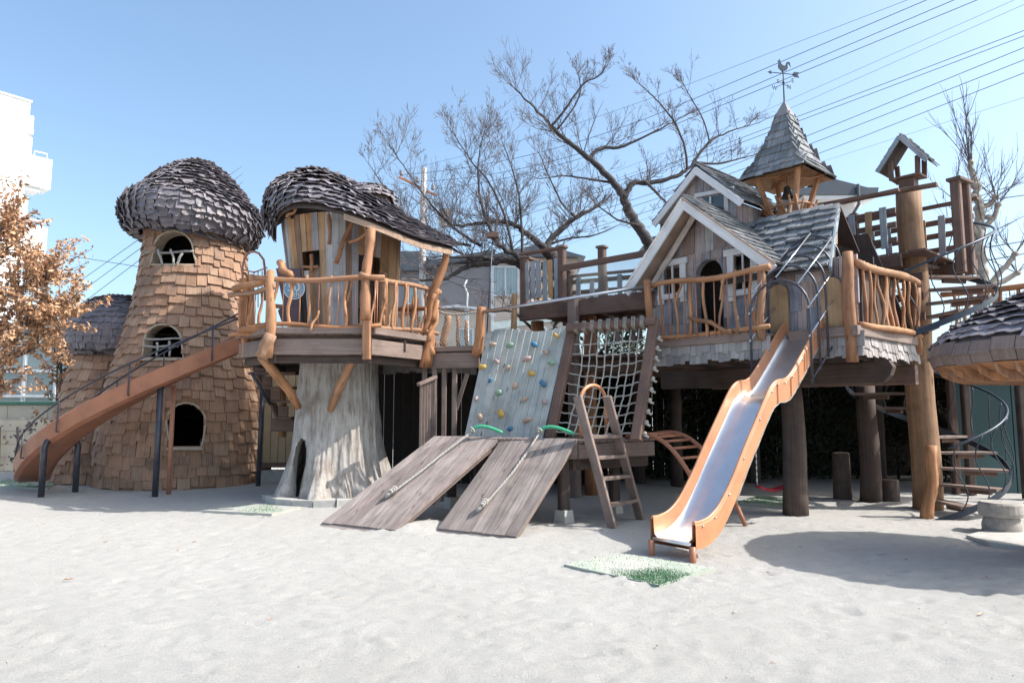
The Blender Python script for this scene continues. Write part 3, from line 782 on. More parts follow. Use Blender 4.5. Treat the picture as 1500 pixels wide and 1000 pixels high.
# wavy roof: control columns from front edge over the ridge to the back edge
cols = [
 [(405, 352, 11.7), (393, 335, 11.75), (389, 315, 12.0), (391, 330, 12.6), (402, 352, 13.0)],
 [(408, 318, 11.3), (396, 296, 11.5), (395, 284, 12.1), (397, 296, 13.0), (404, 330, 13.4)],
 [(430, 302, 10.8), (417, 276, 11.2), (413, 264, 12.1), (418, 275, 13.1), (425, 320, 13.7)],
 [(464, 302, 10.6), (458, 274, 11.0), (457, 250, 12.1), (457, 268, 13.2), (460, 320, 13.9)],
 [(497, 309, 10.5), (496, 284, 10.9), (492, 260, 12.1), (497, 275, 13.2), (505, 320, 13.9)],
 [(534, 321, 10.35), (530, 299, 10.8), (530, 280, 11.7), (540, 290, 13.0), (556, 330, 13.7)],
 [(572, 336, 10.5), (570, 319, 10.85), (568, 303, 11.5), (580, 315, 12.8), (592, 350, 13.3)],
 [(614, 353, 10.8), (613, 341, 11.05), (610, 329, 11.45), (606, 338, 12.0), (602, 352, 12.4)],
 [(663, 364, 11.1), (663, 360, 11.25), (662, 356, 11.5), (652, 356, 11.8), (640, 358, 12.0)]]
ctl = [[at(*p) for p in c] for c in cols]
def cr(p, t):
    n = len(p) - 1; t = max(0, min(n - 1e-6, t * n)); i = int(t); f = t - i
    a, b, c, d = p[max(0, i - 1)], p[i], p[i + 1], p[min(n, i + 2)]
    return .5 * ((2 * b) + (-a + c) * f + (2 * a - 5 * b + 4 * c - d) * f * f + (-a + 3 * b - 3 * c + d) * f ** 3)
def rs(u, v): return cr([cr(c, v) for c in ctl], u)
g = [[rs(i / 40, j / 24) for i in range(41)] for j in range(25)]
roof = build(MB().sheet(g, .05), 'roof', 'under', hut, True)
its = []
NR = 20
for j in range(NR):
    v = j / NR; L = 0; u = 0
    while u < 1:
        p = rs(u, v); q = rs(min(1, u + .02), v); sp = max(.02, (q - p).length / .02); w = U(.16, .30); du = w / sp
        c = rs(min(1, u + du / 2), v + U(-.006, .006)); x = (rs(min(1, u + du / 2 + .01), v) - rs(u + du / 2 - .01, v)).normalized()
        up = rs(min(1, u + du / 2), v + .02) - rs(min(1, u + du / 2), max(0, v - .02)); 
        if up.length < 1e-5: u += du; continue
        up.normalize(); n = x.cross(up).normalized(); rl = (rs(min(1, u + du / 2), min(1, v + 1.0 / NR)) - rs(min(1, u + du / 2), v)).length
        if v > .5: c = rs(min(1, u + du / 2), 1 - (v - .5)); up = -up; up = rs(min(1, u + du / 2), max(0, 1 - (v - .5) - .03)) - c; up = up.normalized() if up.length else n; x = -x; n = x.cross(up).normalized()
        h = max(.13, rl * 1.75)
        its.append((c + n * (.03 + U(0, .02)) - up * .03, x, (up - n * .16).normalized(), n, w, h, .026)); u += du
emit(its, 'roof_shingle', roof, 'slate', True)
fe = [rs(i / 40, 0) + V((0, -.0, -.06)) for i in range(21, 41)]
mb = MB()
for i in range(len(fe) - 1): pass
gd = [[p + V((0, -.02, .035)) for p in fe], [p + V((0, -.03, -.05)) for p in fe]]
build(MB().sheet(gd, .05, (0, 1, 0)), 'fascia_board', 'roofedge', hut, True)
# eye dormer on the right of the roof
ec = at(540, 300, 11.75); R_ = Matrix.Rotation(R(-28), 4, 'Z')
ep = smooth_prof([(.48, -.14), (.48, .0), (.43, .14), (.31, .24), (.15, .29), (.02, .30)], 4)
dm = build(MB().lathe([(r * .93, z) for r, z in ep], ec, 32), 'eye_dormer', 'under', hut, True)
emit([i for i in rev_shingles(ep, ec, .085, .12, .2, .022, over=1.8) if not (i[0].z < ec.z + .02 and i[0].y < ec.y - .2 and i[0].x > ec.x)], 'roof_shingle', dm, 'slate', True, limit=60)
o_ = at(543, 288, 11.3); dd = V((.25, -1, .1)).normalized()
build(MB().tube([o_ - dd * .0, o_ + dd * .03], .055, 14), 'peephole_disc', 'shadepaint', dm)  # solid disc, its dark colour stands in for shade inside the hole
# anniversary sign
sg = thing('anniversary_sign', 'dark purple board with a pale blue round 50th emblem hanging left of the plank hut', 'sign', at(425, 490, 11.2))
P = [at(404, 393, 11.25), at(440, 393, 11.25), at(440, 490, 11.25), at(424, 490, 11.25)]
build(MB().prism(P, (0, .04, 0)), 'board', 'purple', sg)
P = [at(407 + 0, 455, 11.2), at(414, 447, 11.2), at(440, 447, 11.2), at(440, 476, 11.2), at(412, 470, 11.2)]
build(MB().prism(P, (0, .03, 0)), 'lower_board', 'purple', sg)
cc = at(431, 423, 11.235)
def disc(c, r, z, mat, name): build(MB().prism([c + V((math.cos(a) * r, -z, math.sin(a) * r)) for a in [2 * math.pi * i / 36 for i in range(36)]], (0, .004, 0)), name, mat, sg)
disc(cc, .178, .0, 'signwhite', 'emblem_ring'); disc(cc, .162, .006, 'bluedisc', 'emblem_disc')
def text_obj(txt, size, loc, rot, mat, name, parent=None, ext=.002, align='CENTER', **pr):
    cu = bpy.data.curves.new(name, 'FONT'); cu.body = txt; cu.size = size; cu.extrude = ext; cu.align_x = align; cu.resolution_u = 3
    tmp = bpy.data.objects.new('tmp', cu); COL.objects.link(tmp); dg = bpy.context.evaluated_depsgraph_get()
    me = bpy.data.meshes.new_from_object(tmp.evaluated_get(dg)); COL.objects.unlink(tmp); bpy.data.objects.remove(tmp)
    me.name = name; me.materials.clear(); me.materials.append(M[mat])
    return put(name, me, parent, Matrix.Translation(V(loc)) @ rot, **pr)
RX = Matrix.Rotation(math.pi / 2, 4, 'X')
text_obj('50', .21, cc + V((-.005, -.014, -.04)), RX, 'signwhite', 'emblem_number', sg, .004)
text_obj('th', .13, cc + V((.04, -.014, -.135)), RX, 'signwhite', 'emblem_letters', sg, .004)
# ================================================================ stair and shed between tower and stump
stt = thing('back_stair', 'dark timber stair climbing between the shingle tower and the stump', 'stair', (-4.3, 12.6, 0))
for k, (x0, x1, y) in enumerate(((366, 437, 528), (368, 436, 547), (382, 432, 568), (391, 431, 588), (406, 430, 612))):
    Y = 12.2 + .22 * k
    build(MB().board(at(x0, y, Y), at(x1, y, Y), .28, .045, (0, 0, 1)), 'tread', 'dark', stt)
    if k: 
        x = x0 - 8 + 4 * (k % 2)
        build(MB().board(at(x + 10, y - 8, Y - .08), at(x + 24, y - 8, Y - .08), .04, .23, (0, 0, 1)), 'riser_block', 'dark', stt)
build(MB().board(at(398, 622, 13.1), at(430, 622, 13.1), .06, .25, (0, 0, 1)), 'landing_beam', 'dark', stt)
build(MB().board(at(366, 520, 12.5), at(412, 616, 13.2), .2, .05, (1, 0, 0)), 'stringer', 'dark', stt)
build(MB().tube([at(368, 545, 12.1), at(380, 566, 12.2), at(396, 592, 12.4)], .03, 8), 'handrail', 'rail', stt, True)
stick('post', at(413, 640, 13.3), at(412, 540, 13.3), .07, .06, stt)
b = atz(378, 712); build(MB().tube([b - V((0, 0, .1)), V((b.x + .02, b.y, 2.3))], .045, 10), 'support_post', 'rail', stt, True)
sh = thing('metal_shed', 'tan shed with upright ribbed metal siding behind the stump and stair', 'shed', (-4.2, 14.6, 0))
for k in range(16):
    x = -5.6 + k * .16; build(MB().board((x, 14.4, .32), (x, 14.4, 2.7), .15, .03, (0, -1, 0)), 'siding_panel', 'tan', sh)
build(MB().box((-4.4, 14.5, -.05), (2.7, .2, .3)), 'footing', 'concrete', sh); build(MB().box((-4.4, 15.4, .3), (2.5, 1.8, 2.5)), 'body', 'shadepaint', sh)
build(MB().board((-5.7, 14.37, .36), (-3.1, 14.37, .36), .06, .1, (0, 0, 1)), 'base_rail', 'dark', sh)

# ================================================================ added shed making shade under the decks (left), with a shingle eave
ds = thing('shade_shed', 'added dark shed making shade under the rope bridge, with a short grey shingle eave', 'shed', (-1.6, 14.2, 0))
for k in range(22):
    x = -2.95 + k * .2; build(MB().board((x, 14.2, 0), (x, 14.2, 2.5), .19, .03, (0, -1, 0)), 'wall_board', 'shadepaint', ds)
build(MB().box((-1.0, 13.4, 2.46), (4.2, 2.2, .06)), 'roof', 'under', ds)
build(MB().box((1.45, 13.2, 0), (.06, 1.9, 2.46)), 'side_wall', 'shadepaint', ds)
its = []
for j, z in enumerate((2.18, 2.32)):
    for k in range(14):
        x = -2.35 + k * .125 + .05 * j; its.append((V((x, 12.75 - .02 * j, z + U(-.03, .03))), V((1, 0, 0)), V((0, .12, 1)), V((0, -1, .1)), .12, .2, .02))
emit(its, 'shingle', ds, 'skirt')
build(MB().board((-2.9, 12.85, 2.42), (-.6, 12.85, 2.42), .06, .12), 'eave_beam', 'dark', ds)

# ================================================================ bridge
br = thing('rope_bridge_deck', 'dark timber bridge between the stump deck and the climbing wall, on slim square posts', 'bridge', (-1.0, 11.5, 0))
b0, b1 = at(626, 513, 11.55), at(698, 520, 11.3); b1.z = b0.z = 2.48
for k in range(9):
    p = b0.lerp(b1, (k + .5) / 9); build(MB().board(p + V((0, -.02, 0)), p + V((.15, 1.2, 0)), .092, .035), 'deck_board', 'darkgrey', br)
build(MB().board(b0 + V((0, -.05, -.16)), b1 + V((.05, -.05, -.16)), .06, .26, (0, 0, 1)), 'edge_beam', 'darkgrey', br)
build(MB().board(b0 + V((0, -.06, .03)), b1 + V((.05, -.06, .03)), .12, .09, (0, 0, 1)), 'kerb_board', 'darkgrey', br)
for px in (622, 637, 651, 666): 
    p = at(px, 548, 11.5); build(MB().board((p.x, p.y, 0), (p.x, p.y, 2.3), .085, .085, (0, -1, 0)), 'post', 'darkgrey', br)
build(MB().board(at(684, 548, 11.45), at(668, 600, 11.5), .07, .06, (0, -1, 0)), 'brace', 'darkgrey', br)
pn = thing('slatted_panel', 'upright panel of narrow brown boards with a sloping cap behind the left ramp', 'panel', (-1.4, 10.9, 0))
for k in range(6):
    p = at(617 + k * 3.6, 562 - k * 1.6, 10.9); build(MB().board((p.x, p.y + .05 * k, 0), (p.x, p.y + .05 * k, p.z), .043, .03, (0, -1, 0)), 'board', 'darkgrey', pn)
build(MB().board(at(613, 563, 10.85), at(638, 552, 11.1), .09, .05), 'cap', 'darkgrey', pn)
build(MB().board(at(637, 556, 11.1) * V((1, 1, 0)), at(637, 556, 11.1), .04, .03, (1, 0, 0)), 'end_board', 'darkgrey', pn)
rf = thing('rope_fence', 'peeled log posts with sagging rope and wire mesh along the back of the bridge', 'fence', (-.6, 11.6, 2.45))
stick('log_post', at(697, 522, 11.2), at(706, 449, 11.2), .085, .07, rf, bend=.03)
stick('log_post', at(649, 508, 12.4), at(656, 460, 12.4), .07, .06, rf, bend=.02)
stick('log_post', at(752, 500, 12.6), at(754, 430, 12.6), .055, .05, rf, 'tanplank', bend=.0)
for k, px in enumerate((578, 590, 601, 612, 672, 684)): stick('picket_log', at(px, 508, 12.6), at(px + U(-3, 3), 462 + U(-5, 15), 12.6), .035, .03, rf, bend=.02)
build(MB().tube([at(px, py, 12.3 - (px - 640) * .012) for px, py in ((636, 452), (650, 459), (665, 461), (682, 460), (702, 456))], .02, 6), 'rope', 'rope', rf, True)
mb = MB()
P0, P1 = at(560, 470, 12.5), at(704, 460, 11.3)
for k in range(34):
    for s in (1, -1):
        x = k / 34.; a = P0.lerp(P1, x); b = P0.lerp(P1, min(1, max(0, x + s * .28))); f = (abs(b.x - a.x) / (abs(P1.x - P0.x) * .28)) if True else 1
        mb.tube([V((a.x, a.y, 3.15)), V((b.x, b.y, 3.15 - .66 * f))], .0035, 3, False)
build(mb, 'wire_mesh', 'netgrey', rf, kind='stuff')

# ================================================================ platform with two ramps
RT = [at(636, 638, 10.15), at(735, 638, 9.72), at(737, 638, 9.72), at(846, 637, 9.15)]
PZ = 1.12
for p in RT: p.z = PZ
RB = [atz(471, 764, .05), atz(579, 776, .05), atz(641, 773, .05), atz(757, 785, .05)]
def ramp_thing(i, label, ropepx):
    t = thing('timber_ramp', label, 'ramp', (RB[i].lerp(RB[i + 1], .5)), 'climbing ramps')
    a, b, c, d = RB[i], RB[i + 1], RT[i + 1], RT[i]; n = (b - a).cross(d - a).normalized()
    N_ = 7
    for k in range(N_):
        u0, u1 = (k + .035) / N_, (k + .965) / N_; o_ = n * U(-.003, .003); e_ = (d - a).normalized() * U(-.008, .004)
        build(MB().prism([a.lerp(b, u0) + e_ + o_, a.lerp(b, u1) + e_ + o_, d.lerp(c, u1) + o_, d.lerp(c, u0) + o_], n * -.04), 'plank', 'ramp', t)
    dn = (a - d).normalized(); build(MB().board(a + dn * .02 - n * .05, b + dn * .02 - n * .05, .12, .06, n), 'toe_board', 'ramp', t)
    for u in (.06, .94):
        build(MB().board(a.lerp(b, u) - n * .07, d.lerp(c, u) - n * .07, .05, .09, n), 'bearer', 'darkgrey', t)
    # climbing rope
    rp = thing('climbing_rope', 'knotted pale rope lying down the %s ramp from a green hose ring' % ('left' if i == 0 else 'right'), 'rope', RT[i].lerp(RT[i + 1], .5), 'climbing ropes on the ramps')
    P = []
    for (px, py) in ropepx:
        d0 = ray(px, py); o = V((0, 0, CAMZ)); tt = (a - o).dot(n) / d0.dot(n); P.append(o + d0 * tt + n * .045)
    pts = []; ns = 46
    for k in range(ns + 1):
        f = k / ns * (len(P) - 1); j = min(int(f), len(P) - 2); pts.append(P[j].lerp(P[j + 1], f - j))
    for off in (0, 2.09, 4.19):
        hp = [];  L = (pts[-1] - pts[0]).length; M_ = int(L / .02)
        for k in range(M_ + 1):
            f = k / M_ * ns; j = min(int(f), ns - 1); c_ = pts[j].lerp(pts[j + 1], f - j); x = (pts[j + 1] - pts[j]).normalized().cross(n); w_ = k * .75 + off
            hp.append(c_ + x * (math.cos(w_) * .008) + n * (math.sin(w_) * .008))
        build(MB().tube(hp, .0085, 5, wob=.05), 'strand', 'rope', rp, True)
    e = pts[-1]; mb = MB()
    dirv = (pts[-1] - pts[-4]).normalized(); x = dirv.cross(n)
    for kk in range(3):
        c_ = e + n * .015 + dirv * (-.03 + .03 * kk); r_ = .032 - .005 * kk
        ring = [c_ + x * (math.cos(q) * r_) + n * (math.sin(q) * r_ + .01) + dirv * (.02 * math.sin(2 * q)) for q in [6.283 * m / 12 for m in range(12)]]
        mb.tube(ring, .015, 6, closed=True)
    build(mb, 'knot', 'rope', rp, True); build(MB().tube([e, e + dirv * .06 + n * .01, e + dirv * .12 + x * .03], [.018, .022, .028], 8, wob=.15), 'frayed_end', 'rope', rp, True)
    s = pts[0]
    hz = s + V((0, 0, .02)); ex = (RT[i + 1] - RT[i]).normalized()
    w = .47 if i == 0 else .52
    hp = [hz + ex * (w * q) + V((0, .1 * q, .07 * math.sin(math.pi * q ** .7) - .03 * q)) for q in [m / 12 for m in range(13)]]
    build(MB().tube(hp, .024, 10), 'green_hose', 'green', rp, True)
    build(MB().tube([hz + x * (.045 * math.cos(q)) + n * (.045 * math.sin(q)) for q in [6.283 * m / 12 for m in range(12)]], .016, 6, closed=True), 'rope_loop', 'rope', rp, True)
ramp_thing(0, 'left plank ramp leaning on the low platform, foot in front of the pale stump', [(693, 636), (655, 664), (618, 694), (578, 724)])
ramp_thing(2, 'right plank ramp leaning on the low platform, next to the ladder', [(792, 637), (775, 664), (752, 696), (728, 724), (711, 743)])
pf = thing('low_platform', 'low dark timber platform behind the ramp tops, on posts with concrete footings', 'platform', (-.3, 10.2, 0))
ex = V((.66, -.751, 0)); bk = V((.751, .66, 0))
q0, q1 = RT[0] + V((0, 0, -.02)), RT[3] + V((0, 0, -.02)); q2 = V((2.02, 9.9, q1.z))
for (s_a, s_b) in ((q0, q1), (q1, q2)):
    Wd = (s_b - s_a).normalized(); Wb = V((-Wd.y, Wd.x, 0)); L = (s_b - s_a).length; k = 0
    while k * .13 < L:
        p = s_a + Wd * (k * .13 + .06); o_ = V((0, 0, -.02 - (.004 if s_a is q1 else 0))); build(MB().board(p + o_, p + Wb * (.85 if s_a is q0 else .5) + o_, .118, .035), 'deck_board', 'darkgrey', pf); k += 1
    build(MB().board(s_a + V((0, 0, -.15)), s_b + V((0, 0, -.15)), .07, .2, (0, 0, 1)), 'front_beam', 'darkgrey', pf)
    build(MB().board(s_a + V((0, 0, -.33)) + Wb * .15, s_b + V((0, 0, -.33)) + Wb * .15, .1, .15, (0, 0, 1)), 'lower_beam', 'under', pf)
for (px, py, w) in ((827, 767, .19), (902, 752, .17), (660, 745, .17), (700, 748, .17)):
    f = atz(px, py); f.y += .1
    build(MB().lathe([(w * .78, -.05), (w * .62, .17), (.02, .175)], f, 4), 'footing', 'concrete', pf)
    build(MB().board((f.x, f.y, .17), (f.x, f.y, PZ - .1), .14, .14, (.3, -1, 0)), 'post', 'under', pf)

# ================================================================ climbing wall
cw = thing('climbing_wall', 'pale blue-grey plank climbing wall with coloured holds and a wavy top', 'climbing wall', (-.4, 10.5, PZ))
cb0, cb1 = at(680, 640, 10.62), at(795, 640, 9.95); ct0, ct1 = at(713, 490, 11.15), at(833, 480, 10.55)
NPK = 12; cn = (cb1 - cb0).cross(ct0 - cb0).normalized()
for k in range(NPK):
    u = (k + .5) / NPK; wv = .05 * math.sin(u * 2 * math.pi + .4) + .02
    p, q = cb0.lerp(cb1, u), ct0.lerp(ct1, u) + (ct0 - cb0).normalized() * (wv + .02 * (k % 2) * 0)
    p.z -= .05
    build(MB().board(p + cn * U(-.004, .006), q, (cb1 - cb0).length / NPK * .985, .04, cn, .006, w2=(ct1 - ct0).length / NPK * .985), 'plank', 'wall', cw)
build(MB().board(cb0.lerp(ct0, .3) - cn * .08, cb1.lerp(ct1, .3) - cn * .08, .09, .09, cn), 'back_rail', 'dark', cw)
build(MB().board(cb0.lerp(ct0, .8) - cn * .08, cb1.lerp(ct1, .8) - cn * .08, .09, .09, cn), 'back_rail', 'dark', cw)
holds = [(722, 505, 'tan'), (747, 506, 'green'), (783, 505, 'blue'), (815, 492, 'yellow'), (728, 529, 'pink'), (745, 539, 'tan'), (771, 526, 'pink'), (799, 516, 'tan'), (808, 532, 'green'), (707, 538, 'yellow'), (719, 557, 'blue'), (755, 565, 'tan'), (779, 547, 'yellow'), (796, 562, 'blue'), (699, 585, 'pink'), (731, 575, 'green'), (769, 585, 'tan'), (798, 589, 'pink'), (704, 611, 'tan'), (734, 606, 'yellow'), (773, 615, 'tan'), (748, 628, 'blue')]
for i, (px, py, c) in enumerate(holds):
    d0 = ray(px, py); o = V((0, 0, CAMZ)); p = o + d0 * ((cb0 - o).dot(cn) / d0.dot(cn))
    rx = cn.orthogonal().normalized(); ry = cn.cross(rx); a0 = U(0, 6); mb = MB(); nn = 9; s = U(.7, 1.25) * .05
    rad = [s * (1 + .35 * math.sin(a0 + 2 * 6.283 * j / nn) * U(.3, 1.6)) for j in range(nn)]
    P = lambda f, z: [p + rx * (math.cos(6.283 * j / nn + a0) * rad[j] * f) + ry * (math.sin(6.283 * j / nn + a0) * rad[j] * f) + cn * z + (-ry * .0) for j in range(nn)]
    vs = P(1, .0) + P(1.0, .02) + P(.72, .045) + P(.3, .052)
    fs = [(r * nn + j, r * nn + (j + 1) % nn, (r + 1) * nn + (j + 1) % nn, (r + 1) * nn + j) for r in range(3) for j in range(nn)] + [tuple(3 * nn + j for j in range(nn))]
    mb.add(vs, fs); build(mb, 'climbing_hold', 'hold' + c, cw, True, label='%s climbing hold' % {'tan': 'tan', 'green': 'grey-green', 'blue': 'blue', 'yellow': 'yellow', 'pink': 'dusty pink'}[c])

# ================================================================ cargo net
cg = thing('cargo_net', 'white rope scramble net in a dark timber frame right of the climbing wall', 'climbing net', (.8, 9.9, PZ))
nb0, nb1 = at(806, 642, 9.9), at(932, 645, 9.15); nt0, nt1 = at(838, 484, 10.5), at(958, 474, 9.85)
nn_ = (nb1 - nb0).cross(nt0 - nb0).normalized()
build(MB().board(nb0, nt0 + (nt0 - nb0).normalized() * .05, .15, .10, nn_), 'side_rail', 'dark', cg)
build(MB().board(nb1, nt1 + (nt1 - nb1).normalized() * .08, .15, .10, nn_), 'side_rail', 'dark', cg)
build(MB().board(nt0 + nn_ * .05 - V((.05, 0, 0)), nt1 + nn_ * .05 + V((.05, 0, 0)), .13, .13, nn_), 'top_beam', 'dark', cg)
def npn(u, v):
    b = nb0.lerp(nb1, .09 + .82 * u); t = nt0.lerp(nt1, .07 + .86 * u); p = b.lerp(t, .03 + .9 * v)
    sag = math.sin(math.pi * u) * .07 * (.4 + .6 * math.sin(math.pi * min(1, v * 1.1)))
    return p + nn_ * (-.10 * math.sin(math.pi * v)) + V((0, 0, -sag)) + V((U(-.006, .006), 0, U(-.006, .006)))
NC, NRR = 8, 10
for i in range(1, NC + 1):
    u = i / (NC + 1); pts = [npn(u + .004 * math.sin(j), j / 20) for j in range(21)]; pts.append(nt0.lerp(nt1, .07 + .86 * u)); build(MB().tube(pts, .0105, 6, wob=.1), 'rope', 'rope', cg, True)
for j in range(NRR):
    v = (j + .3) / NRR; pts = [npn(u / 14, v + .008 * math.sin(u * 2)) for u in range(15)]
    e = nb0.lerp(nt0, .03 + .9 * v); e2 = nb1.lerp(nt1, .03 + .9 * v)
    pts = [e + nn_ * .03] + pts + [e2 + nn_ * .03]; build(MB().tube(pts, .0105, 6, wob=.1), 'rope', 'rope', cg, True)
    side = (nb1 - nb0).normalized()
    k_ = MB().ball(e2 + side * .11, .028, 7); k_.tube([e2 + side * .05, e2 + side * .16 + V((0, 0, -.05))], .018, 6); build(k_, 'rope_knot', 'rope', cg, True)
mb = MB()
for i in range(1, NC + 1):
    for j in range(NRR):
        mb.ball(npn(i / (NC + 1), (j + .3) / NRR) , .019, 6)
build(mb, 'mesh_knots', 'rope', cg, True, kind='stuff')
mb = MB()
for i in range(NC + 1):
    for m in range(3):
        c_ = nt0.lerp(nt1, .05 + (i + .2 + m * .16) / (NC + 1) * .9) + nn_ * .05; up_ = (nt0 - nb0).normalized(); h = .075
        sl_ = (nt1 - nt0).normalized() * .02
        mb.tube([c_ + nn_ * h + up_ * h, c_ + nn_ * h - up_ * h + sl_, c_ - nn_ * h - up_ * h, c_ - nn_ * h + up_ * h - sl_], .008, 5, closed=True)
build(mb, 'rope_lashing', 'rope', cg, True, kind='stuff')

# ================================================================ ladder
ld = thing('step_ladder', 'steep brown timber ladder with an orange grab arch leaning on the low platform', 'ladder', (1.5, 9.4, 0))
la0, la1 = atz(897, 773), at(846, 580, 9.12); lb0, lb1 = atz(938, 760), at(889, 580, 9.2)
lb1.z = la1.z
build(MB().board(la0, la1, .13, .05, (.7, .7, 0)), 'side_rail', 'darkgrey', ld); build(MB().board(lb0, lb1, .13, .05, (.7, .7, 0)), 'side_rail', 'darkgrey', ld)
for t in (.16, .36, .52, .68): build(MB().board(la0.lerp(la1, t), lb0.lerp(lb1, t), .13, .045, (0, 0, 1)), 'step', 'darkgrey', ld)
a, b = at(851, 640, 9.35), at(888, 640, 9.7); b.z = a.z; top = at(869, 564, 9.5).z - a.z
pts = [a + V((0, 0, 0))] + [a.lerp(b, .5 - .5 * math.cos(q)) + V((0, 0, top - .22 + .22 * math.sin(q))) for q in [math.pi * m / 12 for m in range(13)]] + [b]
build(MB().tube(pts, .026, 10), 'grab_arch', 'orange', ld, True)

# ================================================================ arched climber
ac = thing('arched_climber', 'orange steel arched climbing ladder curving down from the platform to the sand', 'climbing frame', atz(1068, 772))
s0, s1 = V((1.62, 9.75, 1.12)), V((2.04, 10.05, 1.14)); e0, e1 = atz(1048, 778), atz(1092, 770)
def arc(p, q, n=22): return [V((lerp(p.x, q.x, t), lerp(p.y, q.y, t), p.z * (1 - t ** 2.6) + .10 * math.sin(math.pi * t))) for t in [i / n for i in range(n + 1)]]
A0, A1 = arc(s0, e0), arc(s1, e1)
build(MB().tube(A0, .03, 10), 'side_tube', 'slidebrown', ac, True); build(MB().tube(A1, .03, 10), 'side_tube', 'slidebrown', ac, True)
for i in range(2, 21, 2): build(MB().tube([A0[i], A1[i]], .019, 8), 'rung', 'slidebrown', ac, True)

# ================================================================ steel slide with cage
f0, f1 = atz(955, 812), atz(1015, 823)
sd = V((.755, .655, 0)).normalized(); sx = V((.655, -.755, 0)).normalized()
so_ = V((1.60, 7.05, 0)); so_ = (f0 + f1) / 2 + sd * .02; so_.z = 0
slp = [(0, .17), (.12, .17), (.3, .21), (.5, .33), (.75, .58), (1.0, .88), (1.3, 1.22), (1.55, 1.50), (1.68, 1.60), (1.80, 1.64), (1.95, 1.655), (2.1, 1.73), (2.3, 1.89), (2.6, 2.15), (2.9, 2.41), (3.05, 2.50), (3.25, 2.56)]
slp = smooth_prof(slp, 4)
sl_ = thing('steel_slide', 'orange slide with a shiny steel bed and a hump, coming down from the gabled house', 'slide', so_)
def SP_(s, w, z): return so_ + sd * s + sx * w + V((0, 0, z))
W_ = .25
sec = [(-W_ - .028, .185), (-W_ - .018, .205), (-W_ + .008, .205), (-W_ + .012, .185), (-W_ + .02, .04), (-W_ + .05, .005), (W_ - .05, .005), (W_ - .02, .04), (W_ - .012, .185), (W_ - .008, .205), (W_ + .018, .205), (W_ + .028, .185), (W_ + .028, -.045), (W_ - .02, -.055), (-W_ + .02, -.055), (-W_ - .028, -.045)]
n = len(sec); vs = [SP_(s, w, z + h) for (s, z) in slp for (w, h) in sec]; m_ = len(slp)
fs = [(i * n + k, i * n + (k + 1) % n, (i + 1) * n + (k + 1) % n, (i + 1) * n + k) for i in range(m_ - 1) for k in range(n) if k != 5]
fs += [tuple(range(5, -1, -1)) + tuple(range(15, 13, -1)), ]
mb = MB().add(vs, fs[:-1]); build(mb, 'side_walls', 'orange', sl_)
bed = [(-W_ + .022, .05), (-W_ + .055, .012), (-.1, .008), (.1, .008), (W_ - .055, .012), (W_ - .022, .05)]
build(MB().sheet([[SP_(s, w, z + h) for (w, h) in bed] for (s, z) in slp]), 'steel_bed', 'steel', sl_, True)
build(MB().tube([SP_(-.015, -W_ + .02, .165), SP_(-.015, W_ - .02, .165)], .02, 8), 'lip', 'steel', sl_, True)
for sgn in (-1, 1):
    build(MB().tube([SP_(s, sgn * (W_ + .005), z + .208) for (s, z) in slp], .018, 8), 'rolled_edge', 'orange', sl_, True)
    build(MB().tube([SP_(s, sgn * (W_ - .022), z + .05) for (s, z) in slp], .006, 5), 'seam', 'steel', sl_, True)
mb = MB()
for i in range(len(slp) * 2):
    s, z = slp[min(len(slp) - 1, i // 2)]; 
    if z > 2.3: break
    mb.add([SP_(s + .01 * (i % 2), W_ + .034, z - .062), SP_(s + .05, W_ + .045, z - .075 + .008 * math.sin(i * 2.3)), SP_(s + .06, W_ + .034, z - .04)], [(0, 1, 2)])
for f in (f0, f1): build(MB().tube([V((f.x, f.y, -.1)), V((f.x, f.y, .15))], .034, 12), 'foot', 'slidebrown', sl_, True)
for sgn in (-1, 1):
    pts = [SP_(s, sgn * (W_ + .028), z - .052 + U(-.006, .006)) for (s, z) in slp if s > .7]
    build(MB().tube(pts, .007, 5, wob=.4), 'edge_sealant', 'rope', sl_, True)
    for s_ in (1.72, 2.05, 2.42, 2.8): 
        z_s = min(slp, key=lambda q: abs(q[0] - s_))[1]
        build(MB().board(SP_(s_, sgn * (W_ + .037), z_s - .04), SP_(s_, sgn * (W_ + .037), z_s + .2), .012, .006, sx), 'joint_strip', 'slidebrown', sl_)
    for (s, z) in slp[4::5]: build(MB().ball(SP_(s, sgn * (W_ + .036), z + .17), .010, 6), 'bolt', 'chrome', sl_, True)
# cage
cgz = lambda s: lerp(1.88, 2.58, (s - 2.3) / .95)
hoops = []
CW = .40
for i in range(5):
    s = 2.36 + i * .235; zb = cgz(s) - (.0 if i else .05); zt = zb + 1.28
    base = zb - .10
    pts = [SP_(s, -CW, base), SP_(s, -CW, zt - CW)] + [SP_(s, -CW * math.cos(q), zt - CW + CW * math.sin(q)) for q in [math.pi * m / 14 for m in range(1, 14)]] + [SP_(s, CW, zt - CW), SP_(s, CW, base)]
    build(MB().tube(pts, .0165, 8), 'cage_hoop', 'rail', sl_, True)
s0_, s1_ = 2.32, 3.34
for (w, h) in ((-CW, .12), (-CW, .5), (-CW, .86), (-CW * .72, 1.18), (0, 1.30), (CW * .72, 1.18), (CW, .86), (CW, .5), (CW, -.05)):
    build(MB().tube([SP_(s0_, w, cgz(s0_) + h), SP_(s1_, w, cgz(s1_) + h)], .011, 6), 'cage_bar', 'chrome' if h > .3 else 'rail', sl_, True)
for (w) in (-.34, .38):
    c_ = SP_(3.02, w, 2.38)
    P = [c_ + sx * (-.13), c_ + sx * .13] + [c_ + sx * (.13 * math.cos(q)) + V((0, 0, .72 + .13 * math.sin(q))) for q in [math.pi * m / 8 for m in range(9)]]
    build(MB().prism(P, sd * .035), 'entry_panel', 'tanplank', sl_)
